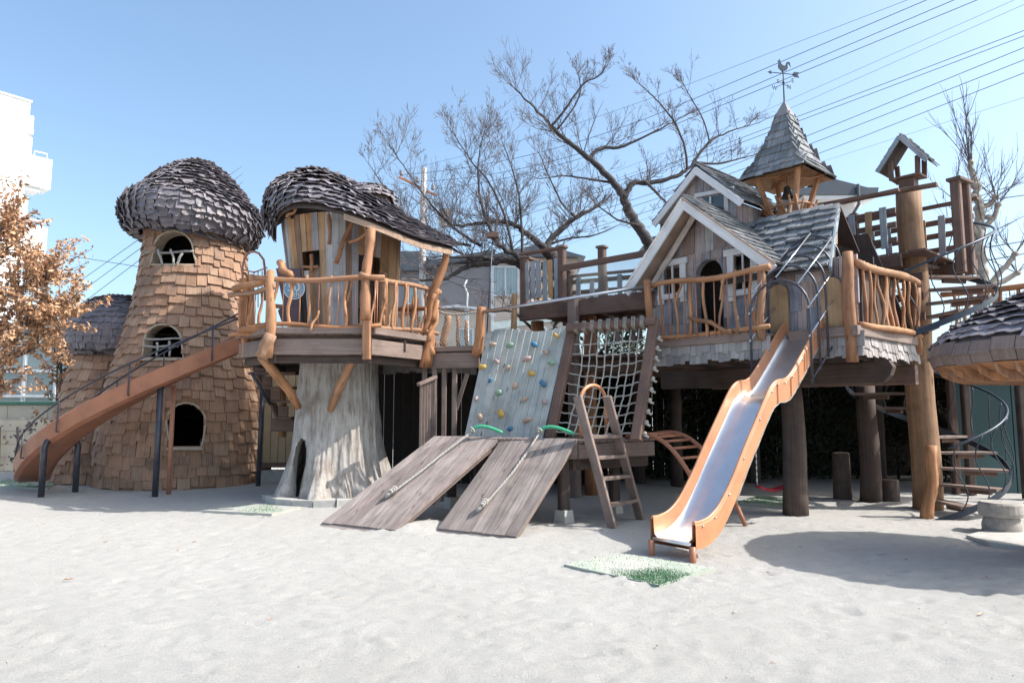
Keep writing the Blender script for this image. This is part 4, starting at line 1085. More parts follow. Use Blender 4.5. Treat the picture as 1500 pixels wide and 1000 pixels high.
# ================================================================ gabled playhouse (local frame a along the front, b outwards, z up)
HO = V((3.55, 9.0, 0)); HE = V((.66, -.751, 0)).normalized(); HN = V((-.751, -.66, 0)).normalized()
def H(a, b, z): return HO + HE * a + HN * b + V((0, 0, z))
def Hpx(px, py, b):
    o = V((0, 0, CAMZ)); d = ray(px, py); t = (H(0, b, 0) - o).dot(HN) / d.dot(HN); p = o + d * t - HO; return p.dot(HE), p.z
FZ = 2.52
# deck under the house
hd = thing('house_deck', 'raised timber deck skirted with pale shingles carrying the gabled playhouse', 'deck', H(-.5, -1, 0))
a = -1.95
while a < .85:
    front = .12 if a < -.2 else -.28
    build(MB().board(H(a + .065, front, FZ - .02), H(a + .065, -2.5, FZ - .02), .122, .035), 'deck_board', 'darkgrey', hd); a += .13
build(MB().board(H(-1.98, .14, FZ - .03), H(-.14, .14, FZ - .03), .07, .13, (0, 0, 1)), 'edge_board', 'darkgrey', hd)
build(MB().board(H(0, -.28, FZ - .03), H(.88, -.28, FZ - .03), .07, .13, (0, 0, 1)), 'edge_board', 'darkgrey', hd)
build(MB().board(H(.88, -.2, FZ - .03), H(.88, -2.4, FZ - .03), .07, .13, (0, 0, 1)), 'edge_board', 'darkgrey', hd)
build(MB().board(H(-1.98, .14, FZ - .03), H(-1.98, -2.4, FZ - .03), .07, .16, (0, 0, 1)), 'edge_board', 'dark', hd)
def skirt(p, q, z0, rows=2):
    its = []; d = (q - p).normalized(); L = (q - p).length; n = V((d.y, -d.x, 0)); x = 0
    for j in range(rows):
        x = U(-.05, 0)
        while x < L:
            w = U(.07, .14); its.append((p + d * (x + w / 2) + V((0, 0, z0 + j * .12 + U(-.035, .02) - p.z)) + n * (.02 - .0 * j), d, V((0, 0, 1)) - n * .09, n, w * .95, .21, .016)); x += w
    return its
emit(skirt(H(-1.9, .12, 0), H(-.17, .12, 0), FZ - .34) + skirt(H(0, -.3, 0), H(.86, -.3, 0), FZ - .34) + skirt(H(.86, -.3, 0), H(.86, -2.4, 0), FZ - .34), 'skirt_shingle', hd, 'skirt')
build(MB().board(H(-2.7, -1.1, 2.0), H(.78, -1.1, 2.0), .12, .30, (0, 0, 1)), 'main_beam', 'under', hd)
pe = [H(.78, -1.04, 1.85), H(.78, -1.04, 2.15), H(.95, -1.04, 2.15), H(1.0, -1.04, 2.06), H(.96, -1.04, 1.95), H(.88, -1.04, 1.87)]
build(MB().prism(pe, -HN * .12), 'beam_nose', 'under', hd)
build(MB().board(H(-2.4, -2.2, 2.0), H(.9, -2.2, 2.0), .12, .28, (0, 0, 1)), 'main_beam', 'dark', hd)
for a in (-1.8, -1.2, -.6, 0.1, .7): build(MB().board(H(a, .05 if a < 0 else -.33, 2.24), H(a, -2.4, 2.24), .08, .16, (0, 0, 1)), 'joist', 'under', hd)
for (px, py, r, zt) in ((1173, 756, .175, 1.86), (1284, 735, .17, 1.9)):
    c_ = atz(px, py); c_.y += r; stick('log_post', c_ + V((0, 0, -.1)), c_ + V((-.0, 0, zt)), r, r * .86, hd, 'under', bend=.02, wob=.03, sides=16)
for (px, py, r, zt) in ((992, 712, .12, 1.9), (1092, 700, .12, 2.0)):
    c_ = atz(px, py); stick('log_post', c_ + V((0, 0, -.1)), c_ + V((0, 0, zt)), r, r, hd, 'under', bend=.02, wob=.03, sides=12)

# ---- house shell
hs = thing('gabled_playhouse', 'storybook playhouse of weathered boards with white bargeboards, a gable and a dormer', 'playhouse', H(-1.2, -1, FZ))
wb = -.45
AL, AP, AR = -2.5, -1.415, -.07; ZE, ZA = 3.46, 4.67
def ztop(a):
    if a < AP: return lerp(ZE, ZA, (a - AL) / (AP - AL)) - .06
    if a < AR: return lerp(ZA, ZE, (a - AP) / (AR - AP)) - .06
    return 3.5
dA0, dzt = Hpx(1020, 384, wb); dA1, _ = Hpx(1059, 384, wb)
wL0, wLt = Hpx(975, 390, wb); wL1, wLb = Hpx(1000, 428, wb)
wR0, wRt = Hpx(1078, 374, wb); wR1, wRb = Hpx(1104, 425, wb)
wLt, wLb = 3.86 - .2, 3.3
# openings in (a, z)
OP = [(dA0, dA1, FZ - .1, dzt), (wL0, wL1, min(Hpx(1000, 428, wb)[1], Hpx(975, 432, wb)[1]), Hpx(988, 391, wb)[1]), (wR0, wR1, Hpx(1090, 424, wb)[1], Hpx(1090, 374, wb)[1])]
cellw = MB(); a = -2.36
fc = []
def opened(a, z): return any(o[0] < a < o[1] and o[2] < z < o[3] for o in OP)
vs = []; fs = []
st_ = .04; na = int(3.2 / st_); nz = int(2.3 / st_)
for i in range(na):
    for j in range(nz):
        a0, z0 = -2.36 + i * st_, FZ + j * st_
        if z0 + st_ > ztop(a0 + st_ / 2) or opened(a0 + st_ / 2, z0 + st_ / 2): continue
        k = len(vs); vs += [H(a0, wb - .03, z0), H(a0 + st_, wb - .03, z0), H(a0 + st_, wb - .03, z0 + st_), H(a0, wb - .03, z0 + st_)]; fs.append((k, k + 1, k + 2, k + 3))
wall = build(MB().add(vs, fs), 'wall', 'siding', hs)
# siding boards
z = FZ - .02; row = 0; hts = [.36, .34, .38, .34, .40, .40]
while z < 4.7:
    h = hts[row % 6]; a = -2.38 + U(-.1, 0)
    while a < .86:
        w = U(.12, .24); a0, a1 = max(a, -2.38), min(a + w, .86); a += w
        if a1 - a0 < .03: continue
        z0, z1 = z + U(-.025, .025), z + h + .04
        tz = min(ztop(a0), ztop(a1))
        if z0 > max(ztop(a0), ztop(a1)): continue
        # cut the board around openings
        parts = [(a0, a1, z0, z1)]
        for o in OP:
            np_ = []
            for (p0, p1, y0, y1) in parts:
                if p1 <= o[0] or p0 >= o[1] or y1 <= o[2] or y0 >= o[3]: np_.append((p0, p1, y0, y1)); continue
                if p0 < o[0]: np_.append((p0, o[0], y0, y1))
                if p1 > o[1]: np_.append((o[1], p1, y0, y1))
                q0, q1 = max(p0, o[0]), min(p1, o[1])
                if y0 < o[2]: np_.append((q0, q1, y0, o[2]))
                if y1 > o[3]: np_.append((q0, q1, o[3], y1))
            parts = np_
        for (p0, p1, y0, y1) in parts:
            if p1 - p0 < .025 or y1 - y0 < .03: continue
            t0, t1 = min(y1, ztop(p0 + .002)), min(y1, ztop(p1 - .002))
            if p0 < AP < p1 and y1 > ztop(AP): pass
            if t0 <= y0 or t1 <= y0: continue
            g_ = .004; bb = wb + .012 + U(0, .006)
            P = [H(p0 + g_, bb + .012, y0), H(p1 - g_, bb + .012, y0), H(p1 - g_, bb, t1), H(p0 + g_, bb, t0)]
            mb = MB(); Q = [p - HN * .035 for p in P]; uo = U(0, 9)
            uv = [(uo, 0), (uo, p1 - p0), (uo + t1 - y0, p1 - p0), (uo + t0 - y0, 0)] * 2
            mb.add(P + Q, [(0, 1, 2, 3), (0, 4, 5, 1), (1, 5, 6, 2), (2, 6, 7, 3), (3, 7, 4, 0)], uv); build(mb, 'siding_board', 'siding', wall)
    z += h; row += 1
# closed sides, back, inside ceiling
inn = MB()
inn.prism([H(-2.36, wb - .06, FZ), H(-2.36, -2.3, FZ), H(-2.36, -2.3, 3.6), H(-2.36, wb - .06, 3.6)], HE * .04)
inn.prism([H(.86, wb - .06, FZ), H(.86, -1.6, FZ), H(.86, -1.6, 3.3), H(.86, wb - .06, 3.3)], -HE * .04)
inn.prism([H(-2.36, -2.3, FZ), H(.86, -2.3, FZ), H(.3, -2.3, 4.2), H(-1.4, -2.3, 4.3)], -HN * .04)
build(inn, 'side_wall', 'under', hs)
build(MB().prism([H(-2.3, -1.0, FZ), H(.84, -1.0, FZ), H(.84, -1.0, 3.55), H(.2, -1.0, 3.9), H(-1.4, -1.0, 4.3), H(-2.3, -1.0, 3.5)], -HN * .04), 'added_dark_partition', 'shadepaint', hs)  # near-black wall added to darken the view through door and windows
build(MB().board(H(-2.3, -.75, FZ + .01), H(.84, -.75, FZ + .01), .5, .01), 'inner_floor', 'shadepaint', hs)
# windows, door trim
for (o, fr) in ((OP[1], 1), (OP[2], 1)):
    a0, a1, z0, z1 = o; w = thing  # frame pieces
    fmb = MB(); bb = wb + .06
    fmb.board(H(a0 - .055, bb, z0 - .16), H(a0 - .055, bb, z1 + .02), .11, .04, HN)
    fmb.board(H(a1 + .055, bb, z0 - .16), H(a1 + .055, bb, z1 + .02), .11, .04, HN)
    fr_ = build(fmb, 'window_frame', 'white', hs)
    build(MB().board(H(a0 - .15, bb + .01, z1 + .06), H(a1 + .15, bb + .01, z1 + .06), .10, .05, HN), 'head_board', 'white', fr_)
    build(MB().board(H(a0 - .11, bb + .012, z0 - .05), H(a1 + .11, bb + .012, z0 - .05), .09, .05, HN), 'sill_board', 'white', fr_)
    build(MB().board(H((a0 + a1) / 2, bb - .02, z0 - .01), H((a0 + a1) / 2, bb - .02, z1 + .02), .03, .03, HN), 'glazing_bar', 'white', fr_)
    build(MB().board(H(a0 - .01, bb - .022, (z0 + z1) / 2), H(a1 + .01, bb - .022, (z0 + z1) / 2), .03, .03, HN), 'glazing_bar', 'white', fr_)
a0, a1, _, zt = OP[0]; hw = (a1 - a0) / 2; ac_ = (a0 + a1) / 2
mb = MB(); P = [(a0, FZ)] + [(ac_ - hw * math.cos(q), zt - hw + hw * math.sin(q)) for q in [math.pi * m / 14 for m in range(15)]] + [(a1, FZ)]
vo = [H(a, wb + .035, z) for a, z in P]; vi = [H(a, wb - .10, z) for a, z in P]; k = len(P)
mb.add(vo + vi, [(i, i + 1, k + i + 1, k + i) for i in range(k - 1)])
# spandrels that close the square opening down to the arch
n = 15
for i in range(n - 1):
    q, q2 = P[1 + i], P[2 + i]; mb.add([H(q[0], wb + .03, q[1]), H(q2[0], wb + .03, q2[1]), H(q2[0], wb + .03, zt + .01), H(q[0], wb + .03, zt + .01)], [(0, 1, 2, 3)])
build(mb, 'door_arch', 'siding', hs)
# roofs
rfm = build(MB().sheet([[H(AR, .02, ZE), H(AR, -1.9, ZE)], [H(AP, .02, ZA), H(AP, -1.9, ZA)]], .03), 'roof', 'under', hs)
build(MB().sheet([[H(AL, .02, ZE), H(AL, -1.9, ZE)], [H(AP, .02, ZA), H(AP, -1.9, ZA)]], .03), 'roof', 'roofedge', hs)
its = plane_shingles(H(AR + .06, .07, ZE - .03), H(AR + .06, -1.5, ZE - .03), H(AP, -1.5, ZA + .03), H(AP, .07, ZA + .03), .155, .11, .21, .024)
its += plane_shingles(H(AL - .04, -1.9, ZE - .03), H(AL - .04, .07, ZE - .03), H(AP, .07, ZA + .03), H(AP, -1.9, ZA + .03), .155, .12, .24, .024)
emit(its, 'roof_shingle', rfm, 'greyshingle')
def barge(pa, pb, b, par, w=.13, mat='white', name='bargeboard'):
    p, q = H(pa[0], b, pa[1]), H(pb[0], b, pb[1]); return build(MB().board(p, q, w, .035, HN, .004), name, mat, par)
barge((AL - .03, ZE - .1), (AP + .02, ZA - .07), .045, rfm); barge((AP - .02, ZA - .071), (AR + .05, ZE - .10), .048, rfm)
barge((AL - .06, ZE - .02), (AP, ZA + .0), .07, rfm, .03, 'roofedge', 'verge_strip'); barge((AP, ZA + .001), (AR + .08, ZE - .02), .072, rfm, .03, 'roofedge', 'verge_strip')
barge((AL + .1, ZE - .1), (AP, ZA - .14), -.3, rfm, .09, 'roofedge', 'rafter')
# main roof right of the gable
p00, p10, p11, p01 = H(-1.0, -.28, 3.36), H(.56, -.33, 3.36), H(.34, -1.2, 4.42), H(-1.5, -1.2, 4.42)
mr = build(MB().sheet([[p00, p10], [p01, p11]], .035), 'roof', 'under', hs)
def okm(p):
    q = p - HO; a, b = q.dot(HE), q.dot(HN); return p.z > lerp(ZA, ZE, (a - AP) / (AR - AP)) - .02 if a < AR + .05 else True
its = plane_shingles(p00, p10, p11, p01, .165, .12, .25, .032, ok=okm, jz=.03, gap=.94); emit(its, 'roof_shingle', mr, 'greyshingle')
build(MB().sheet([[H(-1.5, -1.2, 4.44), H(.36, -1.2, 4.44)], [H(-1.5, -2.3, 3.4), H(.34, -2.3, 3.4)]], .03), 'roof', 'under', hs)
build(MB().board(p10 + V((0, 0, -.03)), p11 + V((0, 0, -.03)), .035, .10, (0, 0, 1)), 'bargeboard', 'greyplank', mr)
build(MB().prism([H(.33, -1.1, 3.4), H(.42, -.6, 3.4), H(.36, -1.1, 4.25)], -HE * .03), 'gable_board', 'tanplank', hs)
# dormer
DA, DZA, DAL, DAR, DZE, db = -1.78, 5.50, -2.62, -1.03, 4.76, -.92
dm = thing; 
wallb = db - .14
vs = [H(DAL + .12, wallb, 3.9), H(DAR - .10, wallb, 3.9), H(DAR - .10, wallb, DZE + .02), H(DA, wallb, DZA - .08), H(DAL + .12, wallb, DZE + .02)]
dw = build(MB().prism(vs, -HN * .04), 'dormer_wall', 'siding', hs)
a = DAL + .13
while a < DAR - .12:
    w = U(.10, .17); w = min(w, DAR - .10 - a)
    zt_ = (lambda q: lerp(DZE, DZA, (q - DAL) / (DA - DAL)) if q < DA else lerp(DZA, DZE, (q - DA) / (DAR - DA)))
    if w > .03:
        P = [H(a + .003, wallb + .02, 4.3), H(a + w - .003, wallb + .02, 4.3), H(a + w - .003, wallb + .02, zt_(a + w) - .06), H(a + .003, wallb + .02, zt_(a) - .06)]
        Q = [p - HN * .018 for p in P]; mb = MB().add(P + Q, [(0, 1, 2, 3), (0, 4, 5, 1), (1, 5, 6, 2), (2, 6, 7, 3), (3, 7, 4, 0)], [(0, 0), (0, w), (1, w), (1, 0)] * 2); build(mb, 'siding_board', 'siding', dw)
    a += w
pw = [Hpx(x, y, wallb + .03) for x, y in ((1030, 290), (1062, 284), (1062, 306), (1030, 310))]
build(MB().prism([H(a, wallb + .025, z) for a, z in pw], HN * .008), 'dormer_window', 'dkglass', dw)
for (u, v_) in (((1018, 287), (1075, 276)), ((1064, 284), (1064, 310)), ((1041, 288), (1041, 309))):
    q0, q1 = Hpx(*u, wallb + .045), Hpx(*v_, wallb + .045); build(MB().board(H(q0[0], wallb + .05, q0[1]), H(q1[0], wallb + .05, q1[1]), .07 if u[0] != 1041 else .03, .03, HN), 'window_trim', 'white', dw)
build(MB().prism([H(DAR - .10, wallb, 3.9), H(DAR - .10, -2.4, 3.9), H(DAR - .10, -2.4, DZE), H(DAR - .10, wallb, DZE)], HE * .03), 'dormer_cheek', 'siding', hs)
for k in range(6): build(MB().board(H(DAR - .06, wallb - .1 - k * .16, 4.0), H(DAR - .06, wallb - .1 - k * .16, DZE - .02), .15, .02, HE), 'siding_board', 'siding', dw)
dr = build(MB().sheet([[H(DAR, db, DZE), H(DAR, -2.6, DZE)], [H(DA, db, DZA), H(DA, -2.6, DZA)]], .03), 'dormer_roof', 'under', hs)
build(MB().sheet([[H(DAL, db, DZE), H(DAL, -2.6, DZE)], [H(DA, db, DZA), H(DA, -2.6, DZA)]], .03), 'dormer_roof', 'roofedge', hs)
its = plane_shingles(H(DAR + .06, db + .06, DZE - .04), H(DAR + .06, -2.6, DZE - .04), H(DA, -2.6, DZA + .03), H(DA, db + .06, DZA + .03), .155, .12, .22, .024)
its += plane_shingles(H(DAL - .04, -2.6, DZE - .03), H(DAL - .04, db + .06, DZE - .03), H(DA, db + .06, DZA + .03), H(DA, -2.6, DZA + .03), .155, .12, .22, .024)
emit(its, 'roof_shingle', dr, 'greyshingle', limit=150)
barge((DAL - .03, DZE - .08), (DA + .02, DZA - .06), db + .05, dr, .11); barge((DA - .02, DZA - .061), (DAR + .05, DZE - .08), db + .053, dr, .11)

# ---- porch railing
pr = thing('porch_railing', 'crooked peeled branch railing along the front of the gabled playhouse porch', 'railing', H(-1, .2, FZ))
rail_bay(pr, H(-1.88, .2, FZ), H(-.1, .2, FZ), .06, .86, 7, over=.1)
stick('end_post', H(-1.90, .24, FZ - .3), H(-1.95, .26, FZ + .95), .062, .058, pr, bend=.02)
stick('end_post', H(-.17, .16, FZ - .1), H(-.15, .16, FZ + .9), .055, .055, pr, bend=.02)
stick('loose_branch', H(-1.25, .22, FZ + .32), H(-.55, .24, FZ + .03), .035, .03, pr, bend=.03)
# ---- balcony railing to the right
bl = thing('balcony_railing', 'thick peeled log railing on the right side of the house deck', 'railing', H(.85, -1.2, FZ))
stick('log_post', H(.80, -.28, FZ - .42), H(.82, -.25, FZ + .98), .078, .07, bl, bend=.02)
stick('log_post', H(.86, -1.25, FZ), H(.86, -1.25, FZ + .75), .06, .06, bl, bend=.02)
stick('log_post', H(.88, -2.35, FZ - .2), H(.90, -2.35, FZ + .75), .07, .07, bl, bend=.02)
rail_bay(bl, H(.90, -.38, FZ), H(.90, -2.4, FZ), .05, .84, 11, r=.052, over=.06, rods=False, ys=False)

# ================================================================ bell turret
bt = thing('bell_turret', 'open bell turret with a flared grey shingle spire on a nest of crooked branches', 'turret', H(-.745, -1.67, 4.2))
TCt = V((4.42, 10.64, 0)); 
def sq(hw, z, ang=0): return [TCt + HE * (i * hw) + HN * (j * hw) + V((0, 0, z)) for i, j in ((-1, 1), (1, 1), (1, -1), (-1, -1))]
levels = [(.53, 5.17), (.38, 5.38), (.25, 5.68), (.165, 5.95), (.10, 6.20)]
rings = [sq(*l) for l in levels]
mb = MB()
for l in range(4):
    for k in range(4): mb.add([rings[l][k], rings[l][(k + 1) % 4], rings[l + 1][(k + 1) % 4], rings[l + 1][k]], [(0, 1, 2, 3)])
sp = build(mb, 'spire', 'under', bt)
build(MB().prism([p - V((0, 0, .02)) for p in rings[0]], (0, 0, .012)), 'soffit', 'osb', bt) if False else None
mb = MB(); r2 = sq(.50, 5.15); r3 = sq(.20, 5.36)
for k in range(4): mb.add([r2[k], r2[(k + 1) % 4], r3[(k + 1) % 4], r3[k]], [(0, 1, 2, 3)])
mb.add(r3, [(0, 1, 2, 3)]); build(mb, 'soffit', 'osb', bt)
its = []
for l, (rws) in enumerate((2, 2, 2, 2)):
    for k in range(4):
        its += plane_shingles(rings[l][k] + V((0, 0, -.01)), rings[l][(k + 1) % 4] + V((0, 0, -.01)), rings[l + 1][(k + 1) % 4], rings[l + 1][k], (rings[l + 1][k] - rings[l][k]).length / rws, .10, .19, .022, over=1.7)
emit(its, 'roof_shingle', sp, 'greyshingle')
top = sq(.115, 6.20); apex = TCt + V((0, 0, 6.50)); mb = MB()
top = [TCt + (p - TCt) * 1.0 + ((p - TCt) * V((1, 1, 0))) * .12 for p in top]
for k in range(4): mb.add([top[k], top[(k + 1) % 4], apex], [(0, 1, 2)])
build(mb, 'spire_cap', 'greyhouse', bt)
for k, (i, j) in enumerate(((-1, 1), (1, 1), (1, -1), (-1, -1))):
    t = TCt + HE * (i * .36) + HN * (j * .36) + V((0, 0, 5.28)); b = TCt + HE * (i * .14) + HN * (j * .14) + V((0, 0, 4.35)); build(MB().board(b, t, .07, .07, HN), 'post', 'log', bt)
    stick('strut', TCt + V((0, 0, 5.2)) + HE * (i * .1) + HN * (j * .1), t + V((0, 0, -.05)) + HE * (i * .12), .02, .02, bt)
build(MB().board(TCt + HE * -.2 + V((0, 0, 5.22)), TCt + HE * .2 + V((0, 0, 5.22)), .05, .05), 'hanger_beam', 'log', bt)
bell = build(MB().lathe(smooth_prof([(.10, 0), (.085, .03), (.06, .10), (.05, .16), (.035, .19), (.005, .2)], 3), TCt + V((-.02, -.02, 4.86)), 20), 'bell', 'bell', bt, True)
build(MB().tube([TCt + V((-.02, -.02, 5.05)), TCt + V((-.02, -.02, 5.22))], .006, 5), 'bell_rod', 'iron', bell)
for k in range(22):
    a = 2 * math.pi * k / 22 + U(-.1, .1); r = U(.36, .5); d = V((math.cos(a), math.sin(a), 0))
    stick('nest_branch', TCt + d * .12 + V((0, 0, 4.22)), TCt + d * r + V((0, 0, U(4.68, 4.86))), .026, .016, bt, bend=.05, n=5, sides=6)
for z, r in ((4.52, .33), (4.66, .40)):
    pts = [TCt + V((math.cos(q) * r * U(.95, 1.05), math.sin(q) * r * U(.95, 1.05), z + U(-.02, .02))) for q in [6.283 * m / 14 for m in range(14)]]
    build(MB().tube(pts, .02, 6, closed=True), 'nest_ring', 'log', bt, True)
# weather vane
wv = thing('weather_vane', 'black iron weather vane with a rooster, arrow and compass letters on the spire', 'weather vane', apex)
ap = apex
build(MB().tube([ap - V((0, 0, .05)), ap + V((0, 0, .52))], [.014, .009], 8), 'rod', 'iron', wv)
build(MB().ball(ap + V((0, 0, .30)), .022), 'boss', 'iron', wv, True)
az = ap + V((0, 0, .45)); hd_ = V((1, .12, -.04)).normalized()
build(MB().tube([az - hd_ * .22, az + hd_ * .22], .007, 6), 'arrow_shaft', 'iron', wv)
def flat(pts2, org, ex_, ey_, th, name, mat, par): build(MB().prism([org + ex_ * x + ey_ * y - ex_.cross(ey_) * (th / 2) for x, y in pts2], ex_.cross(ey_) * th), name, mat, par)
flat([(-.27, 0), (-.20, .035), (-.21, 0), (-.20, -.035)], az, hd_, V((0, 0, 1)), .006, 'arrow_head', 'iron', wv)
flat([(.15, .0), (.19, .045), (.28, .045), (.25, 0), (.28, -.045), (.19, -.045)], az, hd_, V((0, 0, 1)), .006, 'arrow_tail', 'iron', wv)
rc_ = [(-.005, 0), (.02, .03), (.06, .05), (.085, .09), (.08, .14), (.10, .165), (.125, .155), (.135, .115), (.125, .115), (.118, .14), (.125, .185), (.10, .20), (.065, .185), (.05, .14), (.035, .125), (0, .13), (-.03, .16), (-.04, .20), (-.05, .225), (-.065, .22), (-.075, .20), (-.095, .185), (-.07, .175), (-.078, .15), (-.085, .10), (-.07, .06), (-.03, .035), (-.015, 0)]
flat(rc_, az + V((0, 0, .01)), hd_, V((0, 0, 1)), .01, 'rooster', 'iron', wv)
zc = ap + V((0, 0, .27))
for ch_, d in (('N', V((.8, .6, 0))), ('S', V((-.8, -.6, 0))), ('E', V((.6, -.8, 0))), ('W', V((-.6, .8, 0)))):
    build(MB().tube([zc, zc + d * .13], .005, 5), 'compass_arm', 'iron', wv)
    text_obj(ch_, .10, zc + d * .16 + V((0, 0, -.035)), Matrix.Rotation(R(20), 4, 'Z') @ RX, 'iron', 'compass_letter', wv, .004)

# ================================================================ upper decks
ud = thing('upper_right_deck', 'high dark timber deck with grey and tan pickets left of the log mast', 'deck', H(.4, -3, 3.8))
UZ = 3.88
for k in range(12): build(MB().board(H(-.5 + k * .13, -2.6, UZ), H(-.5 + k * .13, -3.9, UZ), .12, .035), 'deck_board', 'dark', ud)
build(MB().board(H(-.62, -2.58, UZ - .12), H(.66, -2.58, UZ - .12), .08, .2, (0, 0, 1)), 'beam', 'dark', ud); build(MB().board(H(-.62, -2.72, UZ - .3), H(.66, -2.72, UZ - .3), .08, .14, (0, 0, 1)), 'beam', 'dark', ud)
build(MB().board(H(-.6, -3.9, UZ - .12), H(1.3, -3.9, UZ - .12), .08, .2, (0, 0, 1)), 'beam', 'dark', ud)
def fence_run(th, p, q, h, cols_, hp=.62, z0=.12, pw=.10, back=True, top=True):
    d = (q - p).normalized(); nr = V((d.y, -d.x, 0))
    if nr.y > 0: nr = -nr
    if top: build(MB().board(p - d * .08 + V((0, 0, h)), q + d * .08 + V((0, 0, h)), .12, .045, (0, 0, 1)), 'top_rail', 'dark', th)
    for z in (.22, .46, .68): build(MB().board(p + V((0, 0, z)) - nr * .02, q + V((0, 0, z)) - nr * .02, .035, .09, (0, 0, 1)), 'cross_rail', 'dark', th)
    for k, c in enumerate(cols_):
        s = p.lerp(q, (k + .7) / (len(cols_) + .4)) + nr * .03; b0 = z0 + U(-.04, .04)
        build(MB().board(s + V((0, 0, b0)), s + V((U(-.02, .02), 0, b0 + hp * U(.92, 1.05))), pw, .03, nr), 'picket', c, th)
fence_run(ud, H(-.42, -2.6, UZ), H(.6, -2.6, UZ), .98, ['greyplank', 'greyplank', 'tanplank', 'greyplank'])
for (a, b, h) in ((-.45, -2.62, 1.0), (1.32, -3.0, 1.05), (1.36, -3.3, 1.05), (-.5, -3.85, 1.1), (.5, -3.9, 1.0)): build(MB().board(H(a, b, UZ - .35), H(a, b, UZ + h), .13, .13, HN), 'post', 'dark', ud)
build(MB().board(H(1.32, -2.9, UZ + 1.06), H(1.36, -3.4, UZ + 1.08), .2, .05, (0, 0, 1)), 'post_cap', 'dark', ud)
build(MB().board(H(1.15, -2.75, UZ + .98), H(-.6, -2.6, UZ + 1.02), .13, .05, (0, 0, 1)), 'long_rail', 'dark', ud)
fence_run(ud, H(-.4, -3.88, UZ), H(1.3, -3.88, UZ), .95, ['greyplank', 'greyplank', 'greyplank', 'tanplank', 'greyplank', 'greyplank'])
for z in (2.9, 3.2, 3.5): build(MB().board(H(-.3, -2.7, z), H(.9, -2.7, z), .04, .12, (0, 0, 1)), 'back_board', 'dark', ud)
for (a, b) in ((-.35, -2.7), (.2, -2.72)): build(MB().board(H(a, b, 2.5), H(a, b, 3.8), .13, .13, HN), 'under_post', 'dark', ud)

ul = thing('upper_left_deck', 'high dark timber lookout deck with mixed pickets left of the gabled house', 'deck', (.9, 12, 3.3))
L0, L1 = at(763, 458, 12.7), at(963, 424, 11.05); z_ = 3.34; L0.z = L1.z = z_
Ld = (L1 - L0).normalized(); Lb = V((-Ld.y, Ld.x, 0))
build(MB().board(L0 + V((0, 0, -.05)), L1 + V((0, 0, -.05)), .10, .28, (0, 0, 1)), 'front_beam', 'dark', ul)
Lk = 0
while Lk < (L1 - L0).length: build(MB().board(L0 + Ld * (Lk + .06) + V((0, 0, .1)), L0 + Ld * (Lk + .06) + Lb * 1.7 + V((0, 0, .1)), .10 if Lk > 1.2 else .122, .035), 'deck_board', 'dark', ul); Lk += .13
for s in (.0, .6, 1.2, 1.8, 2.4): build(MB().board(L0 + Ld * (s + .06) + V((0, 0, -.0)), L0 + Ld * (s + .06) + Lb * 1.7 + V((0, 0, -.0)), .06, .14, (0, 0, 1)), 'joist', 'under', ul)
build(MB().board(L0 + Lb * 1.7 + V((0, 0, -.05)), L1 + Lb * 1.7 + V((0, 0, -.05)), .10, .26, (0, 0, 1)), 'rear_beam', 'dark', ul)
fa, fb = L0 + Ld * .08 + V((0, 0, .1)), L0 + Ld * .92 + V((0, 0, .1))
fence_run(ul, fa, fb, .98, ['greyplank', 'greyplank', 'greyplank', 'greyplank', 'tanplank', 'greyplank'], hp=.72, z0=.08)
fence_run(ul, fa, fa + Lb * 1.55, .92, ['greyplank', 'tanplank', 'greyplank', 'greyplank', 'greyplank'])
fence_run(ul, fa + Lb * 1.6, L1 + Lb * 1.6, .80, ['greyplank', 'greyplank', 'tanplank', 'greyplank', 'greyplank', 'tanplank', 'greyplank', 'greyplank'])
for p, h in ((fa, 1.0), (fb, 1.08), (L0 + Ld * 1.55 + Lb * .35, 1.05), (fa + Lb * 1.6, 1.0), (L1 - Ld * .2 + Lb * .8, 1.55), (L1 + Lb * 1.6, 1.0)):
    build(MB().board(V((p.x, p.y, z_ - .1)), V((p.x, p.y, z_ + h)), .13, .13, -Lb), 'post', 'dark', ul); build(MB().board(V((p.x, p.y, z_ + h)), V((p.x, p.y, z_ + h + .035)), .19, .19, -Lb), 'post_cap', 'darkgrey', ul)
build(MB().board(fb + V((-.05, -.07, .58)), L1 + V((-.0, -.07, .74)), .04, .11, (0, 0, 1)), 'long_rail', 'dark', ul)
for (px, Y, w, bt_) in ((787, 13.0, .16, 0), (864, 12.3, .15, 0)):
    p = at(px, 480, Y); stick('log_leg', V((p.x, p.y, 0)), V((p.x, p.y, z_ - .15)), w * .75, w * .75, ul, 'log', bend=.02)
p = at(840, 480, 11.9); build(MB().board(V((p.x, p.y, 0)), V((p.x, p.y, z_ + .12)), .17, .17, -Lb), 'square_leg', 'darkgrey', ul)
for k, (x0, y0, x1, y1) in enumerate(((895, 463, 907, 500), (915, 463, 930, 500), (935, 462, 938, 500))): build(MB().board(at(x0, y0, 11.8), at(x1, y1, 11.8), .09, .05, (0, -1, 0)), 'stay', 'darkgrey', ul)
mb = MB(); w0_ = fb + V((.1, -.03, 0)); w1_ = L1 + V((0, -.03, 0)); LL = (w1_ - w0_).length
k = 0
